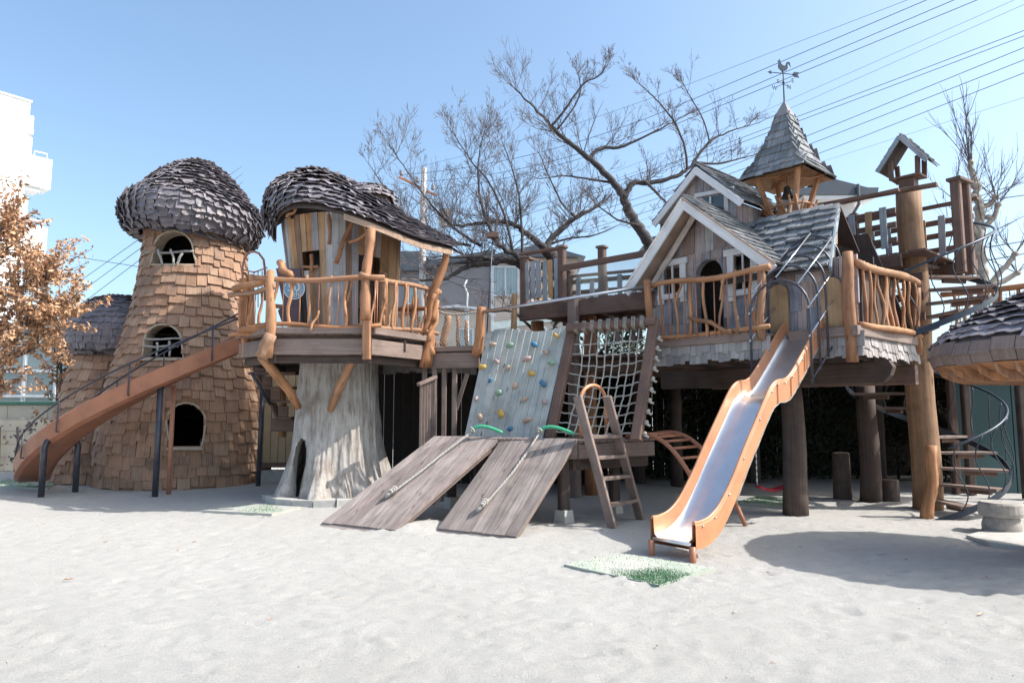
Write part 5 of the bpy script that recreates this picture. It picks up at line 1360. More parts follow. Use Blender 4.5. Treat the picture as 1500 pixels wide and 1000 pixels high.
while k * .055 < LL + .6:
    for s in (1, -1):
        x0 = k * .055; x1 = x0 - s * .62
        def cl(x): return max(0, min(LL, x))
        f0_, f1_ = cl(x0), cl(x1)
        if abs(x1 - x0) > 0 and abs(f1_ - f0_) > .02:
            za = .62 * (1 - abs(f0_ - x0) / .62) ; zb = .62 * abs(f1_ - x0) / .62
            zs0 = .62 * abs(f0_ - x0) / .62
            mb.tube([w0_ + Ld * f0_ + V((0, 0, .60 - zs0)), w0_ + Ld * f1_ + V((0, 0, .60 - min(.6, zb)))], .004, 3, False)
    k += 1
build(mb, 'wire_mesh', 'netgrey', ul, kind='stuff')
zb_ = thing('steel_bar', 'long shiny steel bar running from the log post to the house porch', 'bar', at(705, 457, 11.2))
build(MB().tube([at(703, 457, 11.18), at(958, 418, 10.5)], .026, 10), 'bar', 'chrome', zb_, True)

# ================================================================ log mast, bird house, spiral stair
MC = atz(1371, 748); MC.y += .2
lm = thing('log_mast', 'tall thick peeled log mast in the centre of the spiral stair', 'post', MC)
mz = at(1350, 278, MC.y).z
build(MB().tube([V((MC.x + .02 * math.sin(k), MC.y, -.1 + (mz + .1) * k / 12)) for k in range(13)], [.21 - .03 * k / 12 for k in range(13)], 20, wob=.012), 'log', 'pole', lm, True)
bh = thing('bird_house', 'open little gabled bird house with white verge boards on top of the log mast', 'bird house', V((MC.x, MC.y, mz)))
bz = mz + .06; bc = V((MC.x - .02, MC.y, bz)); hx = HE; hn = HN
build(MB().box(V((MC.x, MC.y, mz)), (.22, .22, .16), R(-48)), 'block', 'dark', bh)
build(MB().board(bc - hx * .2 + V((0, 0, .12)), bc + hx * .24 + V((0, 0, .12)), .34, .03), 'floor', 'dark', bh)
for s in (-1, 1):
    build(MB().board(bc + hx * (.19 * s) + hn * .1 + V((0, 0, .12)), bc + hx * (.20 * s) + hn * .1 + V((0, 0, .42)), .07, .05, hn), 'upright', 'dark', bh)
    build(MB().board(bc + hx * (.19 * s) - hn * .2 + V((0, 0, .12)), bc + hx * (.20 * s) - hn * .2 + V((0, 0, .42)), .07, .05, hn), 'upright', 'dark', bh)
    e_, ap_ = bc + hx * (.36 * s) + V((0, 0, .30)), bc + V((0, 0, .80))
    rp_ = build(MB().sheet([[e_ + hn * .2, e_ - hn * .28], [ap_ + hn * .2, ap_ - hn * .28]], .02), 'roof', 'under', bh)
    a_, b_ = (e_ + hn * .22, e_ - hn * .3) if s > 0 else (e_ - hn * .3, e_ + hn * .22); c_, d_ = (ap_ - hn * .3, ap_ + hn * .22) if s > 0 else (ap_ + hn * .22, ap_ - hn * .3)
    emit(plane_shingles(a_, b_, c_, d_, .115, .09, .15, .018), 'roof_shingle', rp_, 'greyshingle')
    build(MB().board(e_ + hn * .225 - V((0, 0, .03)), ap_ + hn * (.225 + .002 * s) - V((0, 0, .04)), .07, .02, hn), 'verge_board', 'greyplank', rp_)
ss = thing('spiral_stair', 'spiral stair of dark treads with wavy iron balusters winding round the log mast', 'stair', V((MC.x, MC.y, .001)))
SR = 1.03
def sp_(ang, r, z): return V((MC.x + r * math.cos(ang), MC.y + r * math.sin(ang), z))
PER = 2.68
for k in range(17):
    z = .16 + k * .228; an_ = R(-96) + 2 * math.pi * (z - .12) / PER
    if z > UZ: break
    d = V((math.cos(an_), math.sin(an_), 0)); build(MB().board(sp_(an_, .18, z), sp_(an_, SR, z), .15, .038, (0, 0, 1), w2=.30), 'tread', 'darkgrey', ss)
    build(MB().board(sp_(an_, .5, z - .05), sp_(an_, .9, z - .05), .05, .07, (0, 0, 1)), 'bracket', 'dark', ss)
def hel(r, z0, z1, off, n): return [sp_(R(-96) + 2 * math.pi * (z - .12) / PER, r, z + off) for z in [lerp(z0, z1, i / n) for i in range(n + 1)]]
def ribbon(z0, z1, n):
    a = hel(SR + .02, z0, z1, -.06, n); b = hel(SR + .02, z0, z1, .03, n); c = hel(SR + .035, z0, z1, .03, n); d = hel(SR + .035, z0, z1, -.06, n); mb = MB()
    mb.sheet([a, b]); mb.sheet([b, c]); mb.sheet([c, d]); mb.sheet([d, a]); return mb
build(ribbon(-.05, UZ - .1, 90), 'stringer', 'iron', ss, True)
build(MB().tube(hel(SR + .04, .05, UZ - .1, .92, 110), .018, 8), 'handrail', 'iron', ss, True)
k = 0
zz = .1
while zz < UZ - .15:
    an_ = R(-96) + 2 * math.pi * (zz - .12) / PER; ph = U(0, 6); pts = []
    for i in range(11):
        t = i / 10; w = .05 * math.sin(t * 2 * math.pi + ph * .2) ; pts.append(sp_(an_ + .06 * math.sin(t * 6.283), SR + .035 + w, zz + .02 + t * .9))
    build(MB().tube(pts, .0085, 5), 'baluster', 'iron', ss, True); zz += .125
pl = [atz(1357, 757)]; stick('newel_log', pl[0] + V((0, 0, -.05)), at(1364, 652, pl[0].y), .085, .075, ss, bend=.03, n=8)
# grab hoop at the top landing and green cable
# ================================================================ right rear walkway
rw = thing('rear_walkway', 'raised rear walkway with an orange branch railing and green netting behind the mushroom roof', 'walkway', (8.5, 12.5, 0))
w0, w1 = at(1392, 478, 12.2), at(1580, 455, 10.9); w0.z = w1.z = 2.9
fz = w0.z; build(MB().board(w0, w1, .1, .2, (0, 0, 1)), 'beam', 'dark', rw)
nn2 = V((-(w1 - w0).normalized().y, (w1 - w0).normalized().x, 0))
for k in range(22): p = w0.lerp(w1, (k + .5) / 22); build(MB().board(p + V((0, 0, .1)), p + nn2 * .9 + V((0, 0, .1)), .11, .03), 'deck_board', 'dark', rw)
rail_bay(rw, w0 + V((0, 0, -.0)), w1 + V((0, 0, 0)), None, .68, 12, r=.05, rods=True)
mb = MB(); q0, q1 = w0 + nn2 * .1, w1 + nn2 * .1; W2 = (q1 - q0).length
for k in range(int(W2 / .06)): p = q0.lerp(q1, k * .06 / W2); mb.tube([p + V((0, 0, .1)), p + V((0, 0, .62))], .004, 3, False)
for k in range(9): mb.tube([q0 + V((0, 0, .1 + k * .06)), q1 + V((0, 0, .1 + k * .06))], .004, 3, False)
build(mb, 'green_net', 'net', rw, kind='stuff')
for t in (.05, .5, .95): p = w0.lerp(w1, t) + nn2 * .3; build(MB().board((p.x, p.y, 0), (p.x, p.y, 2.85), .13, .13, (0, 1, 0)), 'post', 'under', rw)

# ================================================================ mushroom house at the right edge
MHc = V((5.98, 6.98, 0)); 
mh = thing('mushroom_house', 'mushroom shaped playhouse with a broad dark shingled cap cut off by the right edge', 'playhouse', MHc)
build(MB().lathe([(.60, -.05), (.52, .6), (.50, 1.6), (.62, 1.95)], MHc, 40), 'stem', 'frame', mh, True)
cpf = smooth_prof([(1.37, 1.97), (1.42, 2.08), (1.38, 2.20), (1.19, 2.36), (.90, 2.54), (.55, 2.70), (.24, 2.80), (.02, 2.83)], 5)
cap_ = build(MB().lathe(cpf, MHc, 64), 'cap', 'slate', mh, True)
its = [i for i in rev_shingles(cpf, MHc, .125, .13, .27, .022, jz=.025, s0=.22)]
emit(its, 'roof_shingle', cap_, 'slate', True)
for (r0, z0, r1, z1, nm) in ((1.41, 1.96, 1.45, 2.09, 'rim_board'), (1.46, 2.06, 1.41, 2.19, 'rim_board')):
    for k in range(40):
        a0_, a1_ = 2 * math.pi * k / 40, 2 * math.pi * (k + .97) / 40; dzz = U(-.012, .012)
        P = [MHc + V((math.cos(a) * r, math.sin(a) * r, z + dzz)) for a, r, z in ((a0_, r0, z0), (a1_, r0, z0), (a1_, r1, z1), (a0_, r1, z1))]
        d = V((math.cos(a0_), math.sin(a0_), 0)); mb = MB().prism(P, d * .02); build(mb, nm, 'darkgrey', mh)
mb = MB().lathe([(.55, 1.93), (.95, 1.89), (1.26, 1.89), (1.40, 1.96)], MHc, 64); build(mb, 'gill_ceiling', 'log', mh, True)
for k in range(44):
    a = 2 * math.pi * k / 44; d = V((math.cos(a), math.sin(a), 0)); t_ = V((-d.y, d.x, 0))
    P = [MHc + d * r + V((0, 0, z)) for r, z in ((.55, 1.92), (.95, 1.885), (1.26, 1.885), (1.38, 1.95), (1.34, 1.86), (1.18, 1.79), (.87, 1.78), (.55, 1.84))]
    build(MB().prism(P, t_ * .03), 'gill', 'log', mh)
tb = thing('teal_panel', 'dark teal board wall in the shade behind the spiral stair', 'wall', (8.9, 12.4, 0))
for k in range(5):
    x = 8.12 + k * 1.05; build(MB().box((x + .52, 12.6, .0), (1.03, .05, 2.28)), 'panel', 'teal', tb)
build(MB().board((8.05, 12.55, 0), (8.05, 12.55, 2.3), .12, .12, (0, -1, 0)), 'post', 'dark', tb); build(MB().board((8.0, 12.5, 2.3), (13, 12.5, 2.3), .1, .14, (0, 0, 1)), 'top_beam', 'dark', tb)
stc = atz(1486, 783); stc.y += .2
sto = thing('mushroom_stool', 'weathered mushroom shaped wooden stool on the concrete pad at the right edge', 'stool', stc)
build(MB().lathe(smooth_prof([(.20, -.03), (.215, .08), (.19, .17), (.18, .19)], 3), stc, 24), 'stem', 'stool', sto, True)
build(MB().lathe([(.17, .19), (.235, .195), (.245, .24), (.24, .34), (.22, .365), (.02, .37)], stc, 24, disp=lambda a, r, z: r * (1 + .03 * math.sin(a * 12))), 'seat', 'stool', sto)
pad = [atz(x, y, .03) for x, y in ((1415, 783), (1440, 777), (1520, 772), (1600, 790), (1600, 830), (1500, 800), (1450, 794))]
build(MB().prism([p - V((0, 0, .06)) for p in pad], (0, 0, .062)), 'concrete_pad', 'concrete', **props('flat pale concrete pad under the mushroom stool at the right edge', 'pad'))
lg = thing('log_stool', 'short upright log seat in the shade right of the rear log post', 'stool', atz(1312, 735))
c_ = atz(1312, 735); build(MB().lathe([(.17, -.05), (.165, .33), (.15, .345), (.01, .35)], c_ + V((0, .2, 0)), 20), 'log', 'under', lg, True)
lg = thing('log_stub', 'taller dark log stub in the shade left of the rear log post', 'log', atz(1243, 732))
c_ = atz(1243, 732); build(MB().lathe([(.15, -.05), (.14, .75), (.12, .77), (.01, .78)], c_ + V((0, .2, 0)), 20), 'log', 'under', lg, True)
# added deck, mostly out of view, that blocks light under the house
rd = thing('added_shade_deck', 'large added deck, mostly hidden, blocking light from the space behind the log posts', 'deck', (5, 12.7, 2.3))
k = 0
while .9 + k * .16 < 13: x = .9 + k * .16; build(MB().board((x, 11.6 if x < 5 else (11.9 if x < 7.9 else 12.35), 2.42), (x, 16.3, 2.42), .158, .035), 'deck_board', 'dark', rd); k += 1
for y in (12.1, 13.2, 14.3): build(MB().board((.8, y, 2.28), (8.0 if y < 12.6 else 13, y, 2.28), .1, .22, (0, 0, 1)), 'beam', 'dark', rd)
for x, y in ((2.6, 14.2), (5.0, 14.3), (7.6, 14.3)): build(MB().tube([V((x, y, -.1)), V((x, y, 2.2))], .13, 12), 'log_post', 'under', rd)
# swing
sw = thing('swing', 'curved red plastic swing seat on two chains under the house deck', 'swing', at(1130, 716, 10.3))
p0, p1 = at(1109, 710, 10.35), at(1152, 709, 10.25); pts = [p0.lerp(p1, t) + V((0, 0, -.06 * math.sin(math.pi * t))) for t in [i / 10 for i in range(11)]]
g = [[p + V((0, -.08, 0)) for p in pts], [p + V((0, .08, 0)) for p in pts]]; build(MB().sheet(g, .035), 'seat', 'red', sw, True)
for p, q in ((p0, at(1104, 560, 10.45)), (p1, at(1155, 558, 10.3))):
    mb = MB(); n = 34
    for k in range(n):
        c0, c1 = p.lerp(q, k / n), p.lerp(q, (k + 1.15) / n); mb.board(c0, c1, .02 if k % 2 else .008, .008 if k % 2 else .02, (0, 1, 0), .002)
    build(mb, 'chain', 'chrome', sw)

# ================================================================ artificial turf mats
def mat_(pxs, label, dens, cover):
    P = [atz(x, y, .012) for x, y in pxs]; c = sum(P, V()) / len(P)
    t = thing('turf_mat', label, 'turf mat', c, 'artificial turf mats on the sand')
    xs_ = [p.x for p in P]; ys_ = [p.y for p in P]; pl = [(p.x, p.y) for p in P]
    build(MB().prism([p - V((0, 0, .03)) for p in P], (0, 0, .05)), 'backing', 'turfbase', t)
    mb = MB(); n = 0
    while n < dens:
        x, y = U(min(xs_), max(xs_)), U(min(ys_), max(ys_))
        if not inpoly(x, y, pl): continue
        n += 1
        if not cover(x, y): continue
        a = U(0, 6.283); dx, dy = math.cos(a) * .006, math.sin(a) * .006; h = U(.015, .032); tx, ty = U(-.012, .012), U(-.012, .012)
        mb.add([V((x - dx, y - dy, .018)), V((x + dx, y + dy, .018)), V((x + tx, y + ty, .018 + h))], [(0, 1, 2)])
    if mb.v: build(mb, 'grass_blades', 'turf', t, kind='stuff')
ns = lambda x, y: noise.noise(V((x * 2.3, y * 2.3, 3)))
m_near = atz(965, 858)
mat_([(826, 829), (905, 812), (1048, 834), (966, 860)], 'green turf mat half buried in sand below the steel slide', 26000, lambda x, y: U(0, 1) < max(.03, min(1, 1.4 - (V((x, y, 0)) - m_near).length * 2.3 + ns(x, y) * .7)))
mat_([(296, 749), (372, 739), (440, 744), (398, 754)], 'faded turf mat lying on the sand in front of the tree stump', 9000, lambda x, y: U(0, 1) < .10 + ns(x, y) * .6)
mat_([(-30, 712), (10, 703), (84, 706), (70, 716)], 'turf mat in the shade under the foot of the curved slide', 5000, lambda x, y: True)
mat_([(1075, 738), (1110, 727), (1180, 733), (1165, 744)], 'turf mat in the shade under the red swing', 6000, lambda x, y: True)
# ================================================================ background: hedge, walls, houses
def hedge(name, label, x0, x1, y, h, n, depth=.9, cat='hedge', mat='hedge', leaf=.055, yfun=None):
    t = thing(name, label, cat, ((x0 + x1) / 2, y, 0)); mb = MB()
    for _ in range(n):
        x = U(x0, x1); z = U(.02, 1) ** .85 * h; q = noise.noise(V((x * 1.1, z * 1.4, 5)))
        if q < -.12 and U(0, 1) < .75: continue
        p = V((x, y + depth * (.3 + q) * U(.2, 1), z + .25 * noise.noise(V((x * .7, 0, 1)))))
        a = V((U(-1, 1), U(-1, 1), U(-1, 1))).normalized(); b = a.orthogonal().normalized(); s = leaf * U(.6, 1.5)
        mb.add([p - a * s, p + b * s * .45, p + a * s, p - b * s * .45], [(0, 1, 2, 3)])
    build(mb, 'foliage', mat, t); mb = MB()
    x = x0
    while x < x1:
        mb.tube([V((x, y + .5, 0)), V((x + U(-.2, .2), y + .5, h * .9))], .03, 5); x += U(.3, .6)
    build(mb, 'stem', 'bark', t)
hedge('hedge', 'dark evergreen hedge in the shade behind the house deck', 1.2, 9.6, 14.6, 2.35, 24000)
bf = thing('added_dark_fence', 'dark board fence added behind the hedge to deepen the shade there', 'fence', (4, 15.9, 0))  # fence added for darkness behind the hedge
for k in range(62): build(MB().board((-2.6 + k * .26, 15.9, 0), (-2.6 + k * .26, 15.9, 2.5), .25, .03, (0, -1, 0)), 'board', 'shadepaint', bf)
hedge('shrub', 'bright green shrub seen beneath the upper left lookout deck', .9, 3.0, 15.2, 3.75, 5000, 1.2, 'shrub', 'hedge', .07)
hedge('clipped_bush', 'dark green bush behind the upper right deck and mast', 7.6, 10.5, 17, 4.6, 5000, 1.6, 'bush', 'hedge', .08)

# beige house
bhs = thing('beige_house', 'pale beige rendered house with a dark grey gabled wing and a tall curtained window', 'house', (0, 29, 0))
def pz(px, py, Y): return at(px, py, Y)
Yb = 27.0
xa, xb, xc = at(634, 400, Yb).x, at(722, 400, Yb).x, at(846, 400, Yb).x
zt1 = at(722, 378, Yb).z
zt2 = at(650, 372, Yb).z
build(MB().box(((xb + xc) / 2, Yb + 3, -.2), (xc - xb, 6, zt1 + .2)), 'beige_wall', 'beige', bhs)
build(MB().box(((xa + xb) / 2 - .02, Yb + 3.3, -.2), (xb - xa, 6, at(680, 452, Yb).z + .2)), 'lower_beige_wall', 'beige', bhs)
build(MB().box(((xa + xb) / 2 - .02, Yb + 3.15, at(680, 452, Yb).z), (xb - xa, 6.2, zt2 - .4 - at(680, 452, Yb).z)), 'grey_wall', 'greyhouse', bhs)
P = [V((xa - .3, Yb - .3, zt2 - .6)), V((xb + .1, Yb - .3, zt2 - .1)), V((xb + .1, Yb - .3, zt2 + .12)), V((xa - .3, Yb - .3, zt2 - .35))]
build(MB().prism(P, (0, 7, 0)), 'grey_roof', 'houseroof', bhs)
P = [V((xb - .3, Yb - .4, zt1 - .02)), V((xc + .3, Yb - .4, zt1 - .02)), V(((xb + xc) / 2 + .2, Yb - .4, zt1 + .5))]
build(MB().prism(P, (0, 7, 0)), 'beige_roof', 'houseroof', bhs)
build(MB().board((xb - .02, Yb - .03, 0), (xb - .02, Yb - .03, zt1), .12, .08, (0, -1, 0)), 'corner_trim', 'alu', bhs)
build(MB().board((xb, Yb - .05, at(740, 478, Yb).z), (xc, Yb - .05, at(740, 460, Yb).z), .3, .04, (0, -1, 0)), 'floor_band', 'curtain', bhs)
def win(par, x0, y0, x1, y1, Y, mul_=1, curtain=True, name='window'):
    a, b = at(x0, y1, Y), at(x1, y0, Y); w, h = b.x - a.x, b.z - a.z; yy = Y - .03
    fr = MB()
    for (p, q) in ((V((a.x, yy, a.z)), V((b.x, yy, a.z))), (V((a.x, yy, b.z)), V((b.x, yy, b.z))), (V((a.x, yy, a.z)), V((a.x, yy, b.z))), (V((b.x, yy, a.z)), V((b.x, yy, b.z)))): fr.board(p, q, .08, .07, (0, -1, 0))
    for k in range(mul_): x = lerp(a.x, b.x, (k + 1) / (mul_ + 1)); fr.board((x, yy, a.z), (x, yy, b.z), .06, .06, (0, -1, 0))
    f = build(fr, name, 'alu', par)
    if curtain:
        c = MB(); pts = []
        n = 30
        r0 = [V((lerp(a.x, b.x, k / n), Y - .012 + .008 * math.sin(k * 1.9), a.z)) for k in range(n + 1)]; r1 = [p + V((0, 0, h)) for p in r0]
        c.sheet([r0, r1]); build(c, 'pane', 'glass', f)
    else: build(MB().prism([V((a.x, Y - .01, a.z)), V((b.x, Y - .01, a.z)), V((b.x, Y - .01, b.z)), V((a.x, Y - .01, b.z))], (0, .005, 0)), 'pane', 'glass', f)
    return f
win(bhs, 721, 391, 759, 433, Yb); win(bhs, 672, 482, 693, 512, Yb + .0 if False else Yb + .28, 1, False); win(bhs, 741, 482, 760, 498, Yb, 1, False); win(bhs, 793, 480, 800, 500, Yb, 0, False)
# white carport
cpt = thing('white_carport', 'white framed carport with a curved pale roof in front of the beige house', 'carport', (-1.5, 24, 0))
g = [[at(x, y, Y) for x, y in ((640, 449), (670, 446), (700, 450), (726, 460))] for Y in (22.0, 23.4)]
build(MB().sheet(g, .08), 'roof', 'alu', cpt)
p = at(684, 452, 22.1); build(MB().board((p.x, p.y, 0), (p.x, p.y, p.z), .14, .14, (0, -1, 0)), 'post', 'alu', cpt)
build(MB().tube([p, at(685, 430, 22.1), at(680, 418, 22.1), at(684, 410, 22.1)], .03, 6), 'pipe', 'alu', cpt, True)
# low houses far left-centre
fh = thing('far_grey_house', 'far grey house with a dark roof seen through the bare branches', 'house', (-5, 36, 0))
x0, x1 = at(560, 400, 35).x, at(642, 400, 35).x; z = at(600, 398, 35).z
build(MB().box(((x0 + x1) / 2, 38, 0), (x1 - x0, 6, z)), 'wall', 'greyhouse', fh)
build(MB().prism([V((x0 - .4, 34.6, z)), V((x1 + .4, 34.6, z)), V((x1 - 1, 34.6, z + 1.0)), V((x0 + .8, 34.6, z + 1.0))], (0, 6.6, 0)), 'roof', 'houseroof', fh)
win(fh, 596, 420, 622, 445, 34.97)
rh = thing('red_roof_house', 'low house with a dull red roof behind the branch railing', 'house', (-4.2, 31, 0))
x0, x1 = at(588, 440, 30).x, at(640, 440, 30).x; z = at(600, 462, 30).z
build(MB().box(((x0 + x1) / 2, 31, 0), (x1 - x0, 2, z)), 'wall', 'beige', rh); build(MB().prism([V((x0 - .2, 29.9, z)), V((x1 + .2, 29.9, z)), V(((x0 + x1) / 2, 29.9, z + .8))], (0, 2.4, 0)), 'roof', 'slidebrown', rh)
# house behind the turret
hb = thing('white_house', 'white walled house with dark eaves behind the bell turret and upper right deck', 'house', (9, 21, 0))
Yh = 20.0
e0, e1 = at(1175, 272, Yh), at(1262, 268, Yh)
xL, xR = e0.x, at(1288, 330, Yh).x
zt = at(1230, 285, Yh).z
build(MB().box(((xL + xR) / 2, Yh + 3.6, 0), (xR - xL - .8, 6, zt)), 'wall', 'whitewall', hb)
P = [V((xL - .2, Yh, zt)), V((xR, Yh, zt - .0)), V((xR + .05, Yh, zt + .22)), V((xL - .2, Yh, zt + .22))]
build(MB().prism(P, (0, 7, 0)), 'eave', 'houseroof', hb)
P = [V((xL + .4, Yh + .1, zt + .22)), V((xR - .1, Yh + .1, zt + .22)), V((xR - 1.6, Yh + .1, zt + .62)), V((xL + .9, Yh + .1, zt + .62))]
build(MB().prism(P, (0, 6.6, 0)), 'roof', 'houseroof', hb)
build(MB().box(((xL + xR) / 2, Yh + 3.5, zt - .1), (xR - xL - .1, 6.9, .095)), 'soffit', 'whitewall', hb)
build(MB().tube([V((xR - .6, Yh - .05, zt + .3)), V((xR - .6, Yh - .05, zt - .3)), V((xR - .6, Yh + .5, zt - .6)), V((xR - .6, Yh + .55, 0))], .05, 8), 'drain_pipe', 'houseroof', hb)
b2 = thing('eave_beyond', 'low dark eave and pale wall peeking between the gable roofs and bare trees', 'house', (5.2, 24, 0))
x0, x1 = at(962, 350, 24).x, at(1010, 350, 24).x; z = at(985, 350, 24).z
build(MB().box(((x0 + x1) / 2, 25, 0), (x1 - x0 - .3, 2, z)), 'wall', 'greyhouse', b2); build(MB().prism([V((x0 - .3, 23.8, z)), V((x1, 23.8, z)), V((x1, 23.8, z + .5)), V((x0 + .6, 23.8, z + .25))], (0, 2.4, 0)), 'roof', 'houseroof', b2)

# white apartment block, far left
ap_t = thing('apartment_block', 'tall white apartment block with stepped corner balconies at the left edge', 'building', (-31, 42, 0))
Cc = at(34, 300, 40.0); uD = V((.62, .784, 0)).normalized(); wD = V((-uD.y, uD.x, 0)); AZ = math.atan2(uD.y, uD.x)
def tpx(px, py=300): q = ray(px, py); k = q.x / q.y; return (k * Cc.y - Cc.x) / (uD.x - k * uD.y)
def zpx(px, py): t = tpx(px, py); return at(px, py, Cc.y + uD.y * t).z
def abox(t0, t1, w0, w1, z0, z1, nm, mt='whitewall', par=None): 
    P = [Cc + uD * t + wD * w for t, w in ((t0, w0), (t1, w0), (t1, w1), (t0, w1))]; P = [V((p.x, p.y, z0)) for p in P]
    return build(MB().prism(P, (0, 0, z1 - z0)), nm, mt, par or ap_t)
zt_a = zpx(35, 147)
abox(-26, 0, 0, 14, -.2, zt_a, 'wall'); abox(-26.1, .08, -.08, 14, zt_a, zt_a + .1, 'coping')
abox(-26, -.3, -.012, 0, zpx(30, 158), zpx(30, 158) + .05, 'joint', 'curtain'); abox(-26, -.3, -.013, 0, zpx(30, 262), zpx(30, 262) + .05, 'joint', 'curtain')
for (pxr, y0, y1) in ((73, 234, 284), (65, 333, 395), (62, 455, 520)):
    t1 = tpx(pxr, y1); za, zb = zpx(pxr, y1), zpx(pxr, y0)
    b_ = abox(-1.6, t1, -.06, 1.4, za + .25, zb, 'balcony'); abox(-.4, t1 - .5, .1, 1.3, za, za + .245, 'slab', par=b_)
    A1 = Cc + uD * (t1 * .35) + wD * .3; A2 = Cc + uD * (t1 * .85) + wD * .3
    build(MB().tube([V((A1.x, A1.y, zb)), V((A1.x, A1.y, zb + .4)), V((A2.x, A2.y, zb + .4)), V((A2.x, A2.y, zb))], .05, 6), 'hand_rail', 'alu', b_, True)
abox(-.2, tpx(50, 195), .1, 1.8, zpx(50, 196), zpx(50, 196) + .3, 'canopy_slab')
for y0, y1 in ((165, 190), (197, 224), (287, 325), (400, 450)):
    p = Cc + uD * .18 + wD * .3; build(MB().tube([V((p.x, p.y, zpx(36, y1))), V((p.x, p.y, zpx(36, y0)))], .13, 8), 'down_pipe', 'whitewall', ap_t, True)

# left boundary wall and what stands behind it
bw = thing('boundary_wall', 'cream block boundary wall behind the foot of the curved slide', 'wall', (-14, 17, 0))
for r in range(5):
    x = -19 + (r % 2) * .5
    while x < -8.6: build(MB().board((x, 17.1, .02 + r * .32), (x, 17.1, .02 + r * .32 + .312), .99, .2, (0, -1, 0), .006), 'block', 'cream', bw); x += 1.0
build(MB().board((-19, 17.1, 1.66), (-8.6, 17.1, 1.66), .3, .09, (0, 0, 1)), 'coping', 'net', bw)
gh = thing('glazed_carport', 'white framed glazed carport behind the cream boundary wall and the brown-leaved tree', 'carport', (-15, 21, 0))
for k in range(8):
    x = -17.5 + k * .95; build(MB().board((x, 20.5, 0), (x, 20.5, 3.4), .09, .07, (0, -1, 0)), 'mullion', 'alu', gh)
for z in (1.9, 2.65, 3.4): build(MB().board((-17.6, 20.48, z), (-10.8, 20.48, z), .09, .07, (0, 0, 1)), 'transom', 'alu', gh)
build(MB().box((-14.2, 21.9, 3.45), (7.2, 2.9, .1)), 'roof', 'alu', gh)
for k in range(7):
    x = -17.02 + k * .95; build(MB().box((x, 20.56, .2), (.86, .02, 3.1)), 'pane', 'glass', gh)
ls = thing('low_white_house', 'pale low house with a green-grey roof edge far behind the left wall', 'house', (-19, 30, 0))
build(MB().box((-20, 31, 0), (12, 5, 4.6)), 'wall', 'curtain', ls); build(MB().box((-20, 31, 4.6), (12.6, 5.8, .25)), 'roof', 'houseroof', ls)
hedge('leafy_shrub', 'green leafy shrub growing over the wall behind the small turret', -12.6, -9.6, 18.6, 3.9, 2600, 1.2, 'shrub', 'hedge', .07)
hedge('dry_shrub', 'sparse dry shrub at the foot of the cream wall', -13.6, -11.5, 16.4, 1.2, 500, .6, 'shrub', 'twig', .05)

# ================================================================ trees
def limb(mb, px, Y0, Y1, r0, r1, n=5, sides=7):
    P = [at(x, y, lerp(Y0, Y1, i / (len(px) - 1))) for i, (x, y) in enumerate(px)]
    pts = []; m = (len(P) - 1) * n
    for k in range(m + 1):
        pts.append(cr(P, k / m))
    for k in range(1, m): pts[k] = pts[k] + V((U(-1, 1), U(-1, 1), U(-1, 1))) * r0 * .22
    mb.tube(pts, [lerp(r0, r1, k / m) * U(.92, 1.08) for k in range(m + 1)], sides, wob=.06); return pts
def twig(mb, p, d, L, r, lev, up=.10, seg=5, spread=.75):
    pts = [p]; d = d.normalized(); rs_ = [r]
    for i in range(seg):
        d = (d + V((U(-1, 1), U(-1, 1), U(-1, 1))) * .16 + V((0, 0, up))).normalized(); p = p + d * (L / seg); pts.append(p); rs_.append(max(.0028, r * (1 - .75 * (i + 1) / seg)))
    mb.tube(pts, rs_, 4 if r > .012 else 3, False)
    if lev <= 0: return
    nb = {2: 5, 1: 5}.get(lev, 5)
    for k in range(nb):
        t = U(.15, 1); i = min(seg - 1, int(t * seg)); q = pts[i].lerp(pts[i + 1], t * seg - i)
        s = (V((U(-1, 1), U(-1, 1), U(-1, 1)))).normalized(); s = (s - d * s.dot(d)).normalized()
        nd = (pts[i + 1] - pts[i]).normalized() * 1.0 + s * spread
        twig(mb, q, nd, L * U(.38, .62) * (1 - .35 * t), r * .5, lev - 1, up, 4, spread)
def cherry(label, limbs, seedv, Yb_, tn):
    random.seed(seedv); c = limbs[0][0][0]; base = at(c[0], c[1], limbs[0][1]); 
    t = thing('cherry_tree', label, 'tree', (base.x, base.y, 0)); mb = MB(); tw_ = MB()
    for (px, Y0, Y1, r0, r1, nt, lt) in limbs:
        pts = limb(mb, px, Y0, Y1, r0 * .72, r1 * .7)
        for k in range(int(nt * 1.5)):
            u = U(.18, 1) if r0 < .12 else U(.4, 1); i = min(len(pts) - 2, int(u * (len(pts) - 1))); d = (pts[i + 1] - pts[i]).normalized()
            s = V((U(-1, 1), U(-.5, .5), U(-.1, 1))).normalized(); twig(tw_, pts[i], d * .6 + s, lt * U(.3, .8), lerp(r0, r1, u) * .12 + .005, 2, .09)
        e = pts[-1]; d = (pts[-1] - pts[-3]).normalized()
        for k in range(3 if r1 < .06 else 0): twig(tw_, e, d + V((U(-.5, .5), U(-.4, .4), U(-.3, .5))), lt * U(.3, .55), max(.006, r1 * .55), 2, .06)
    build(mb, 'trunk', 'bark', t, True); build(tw_, 'crown', 'twig', t, kind='stuff')
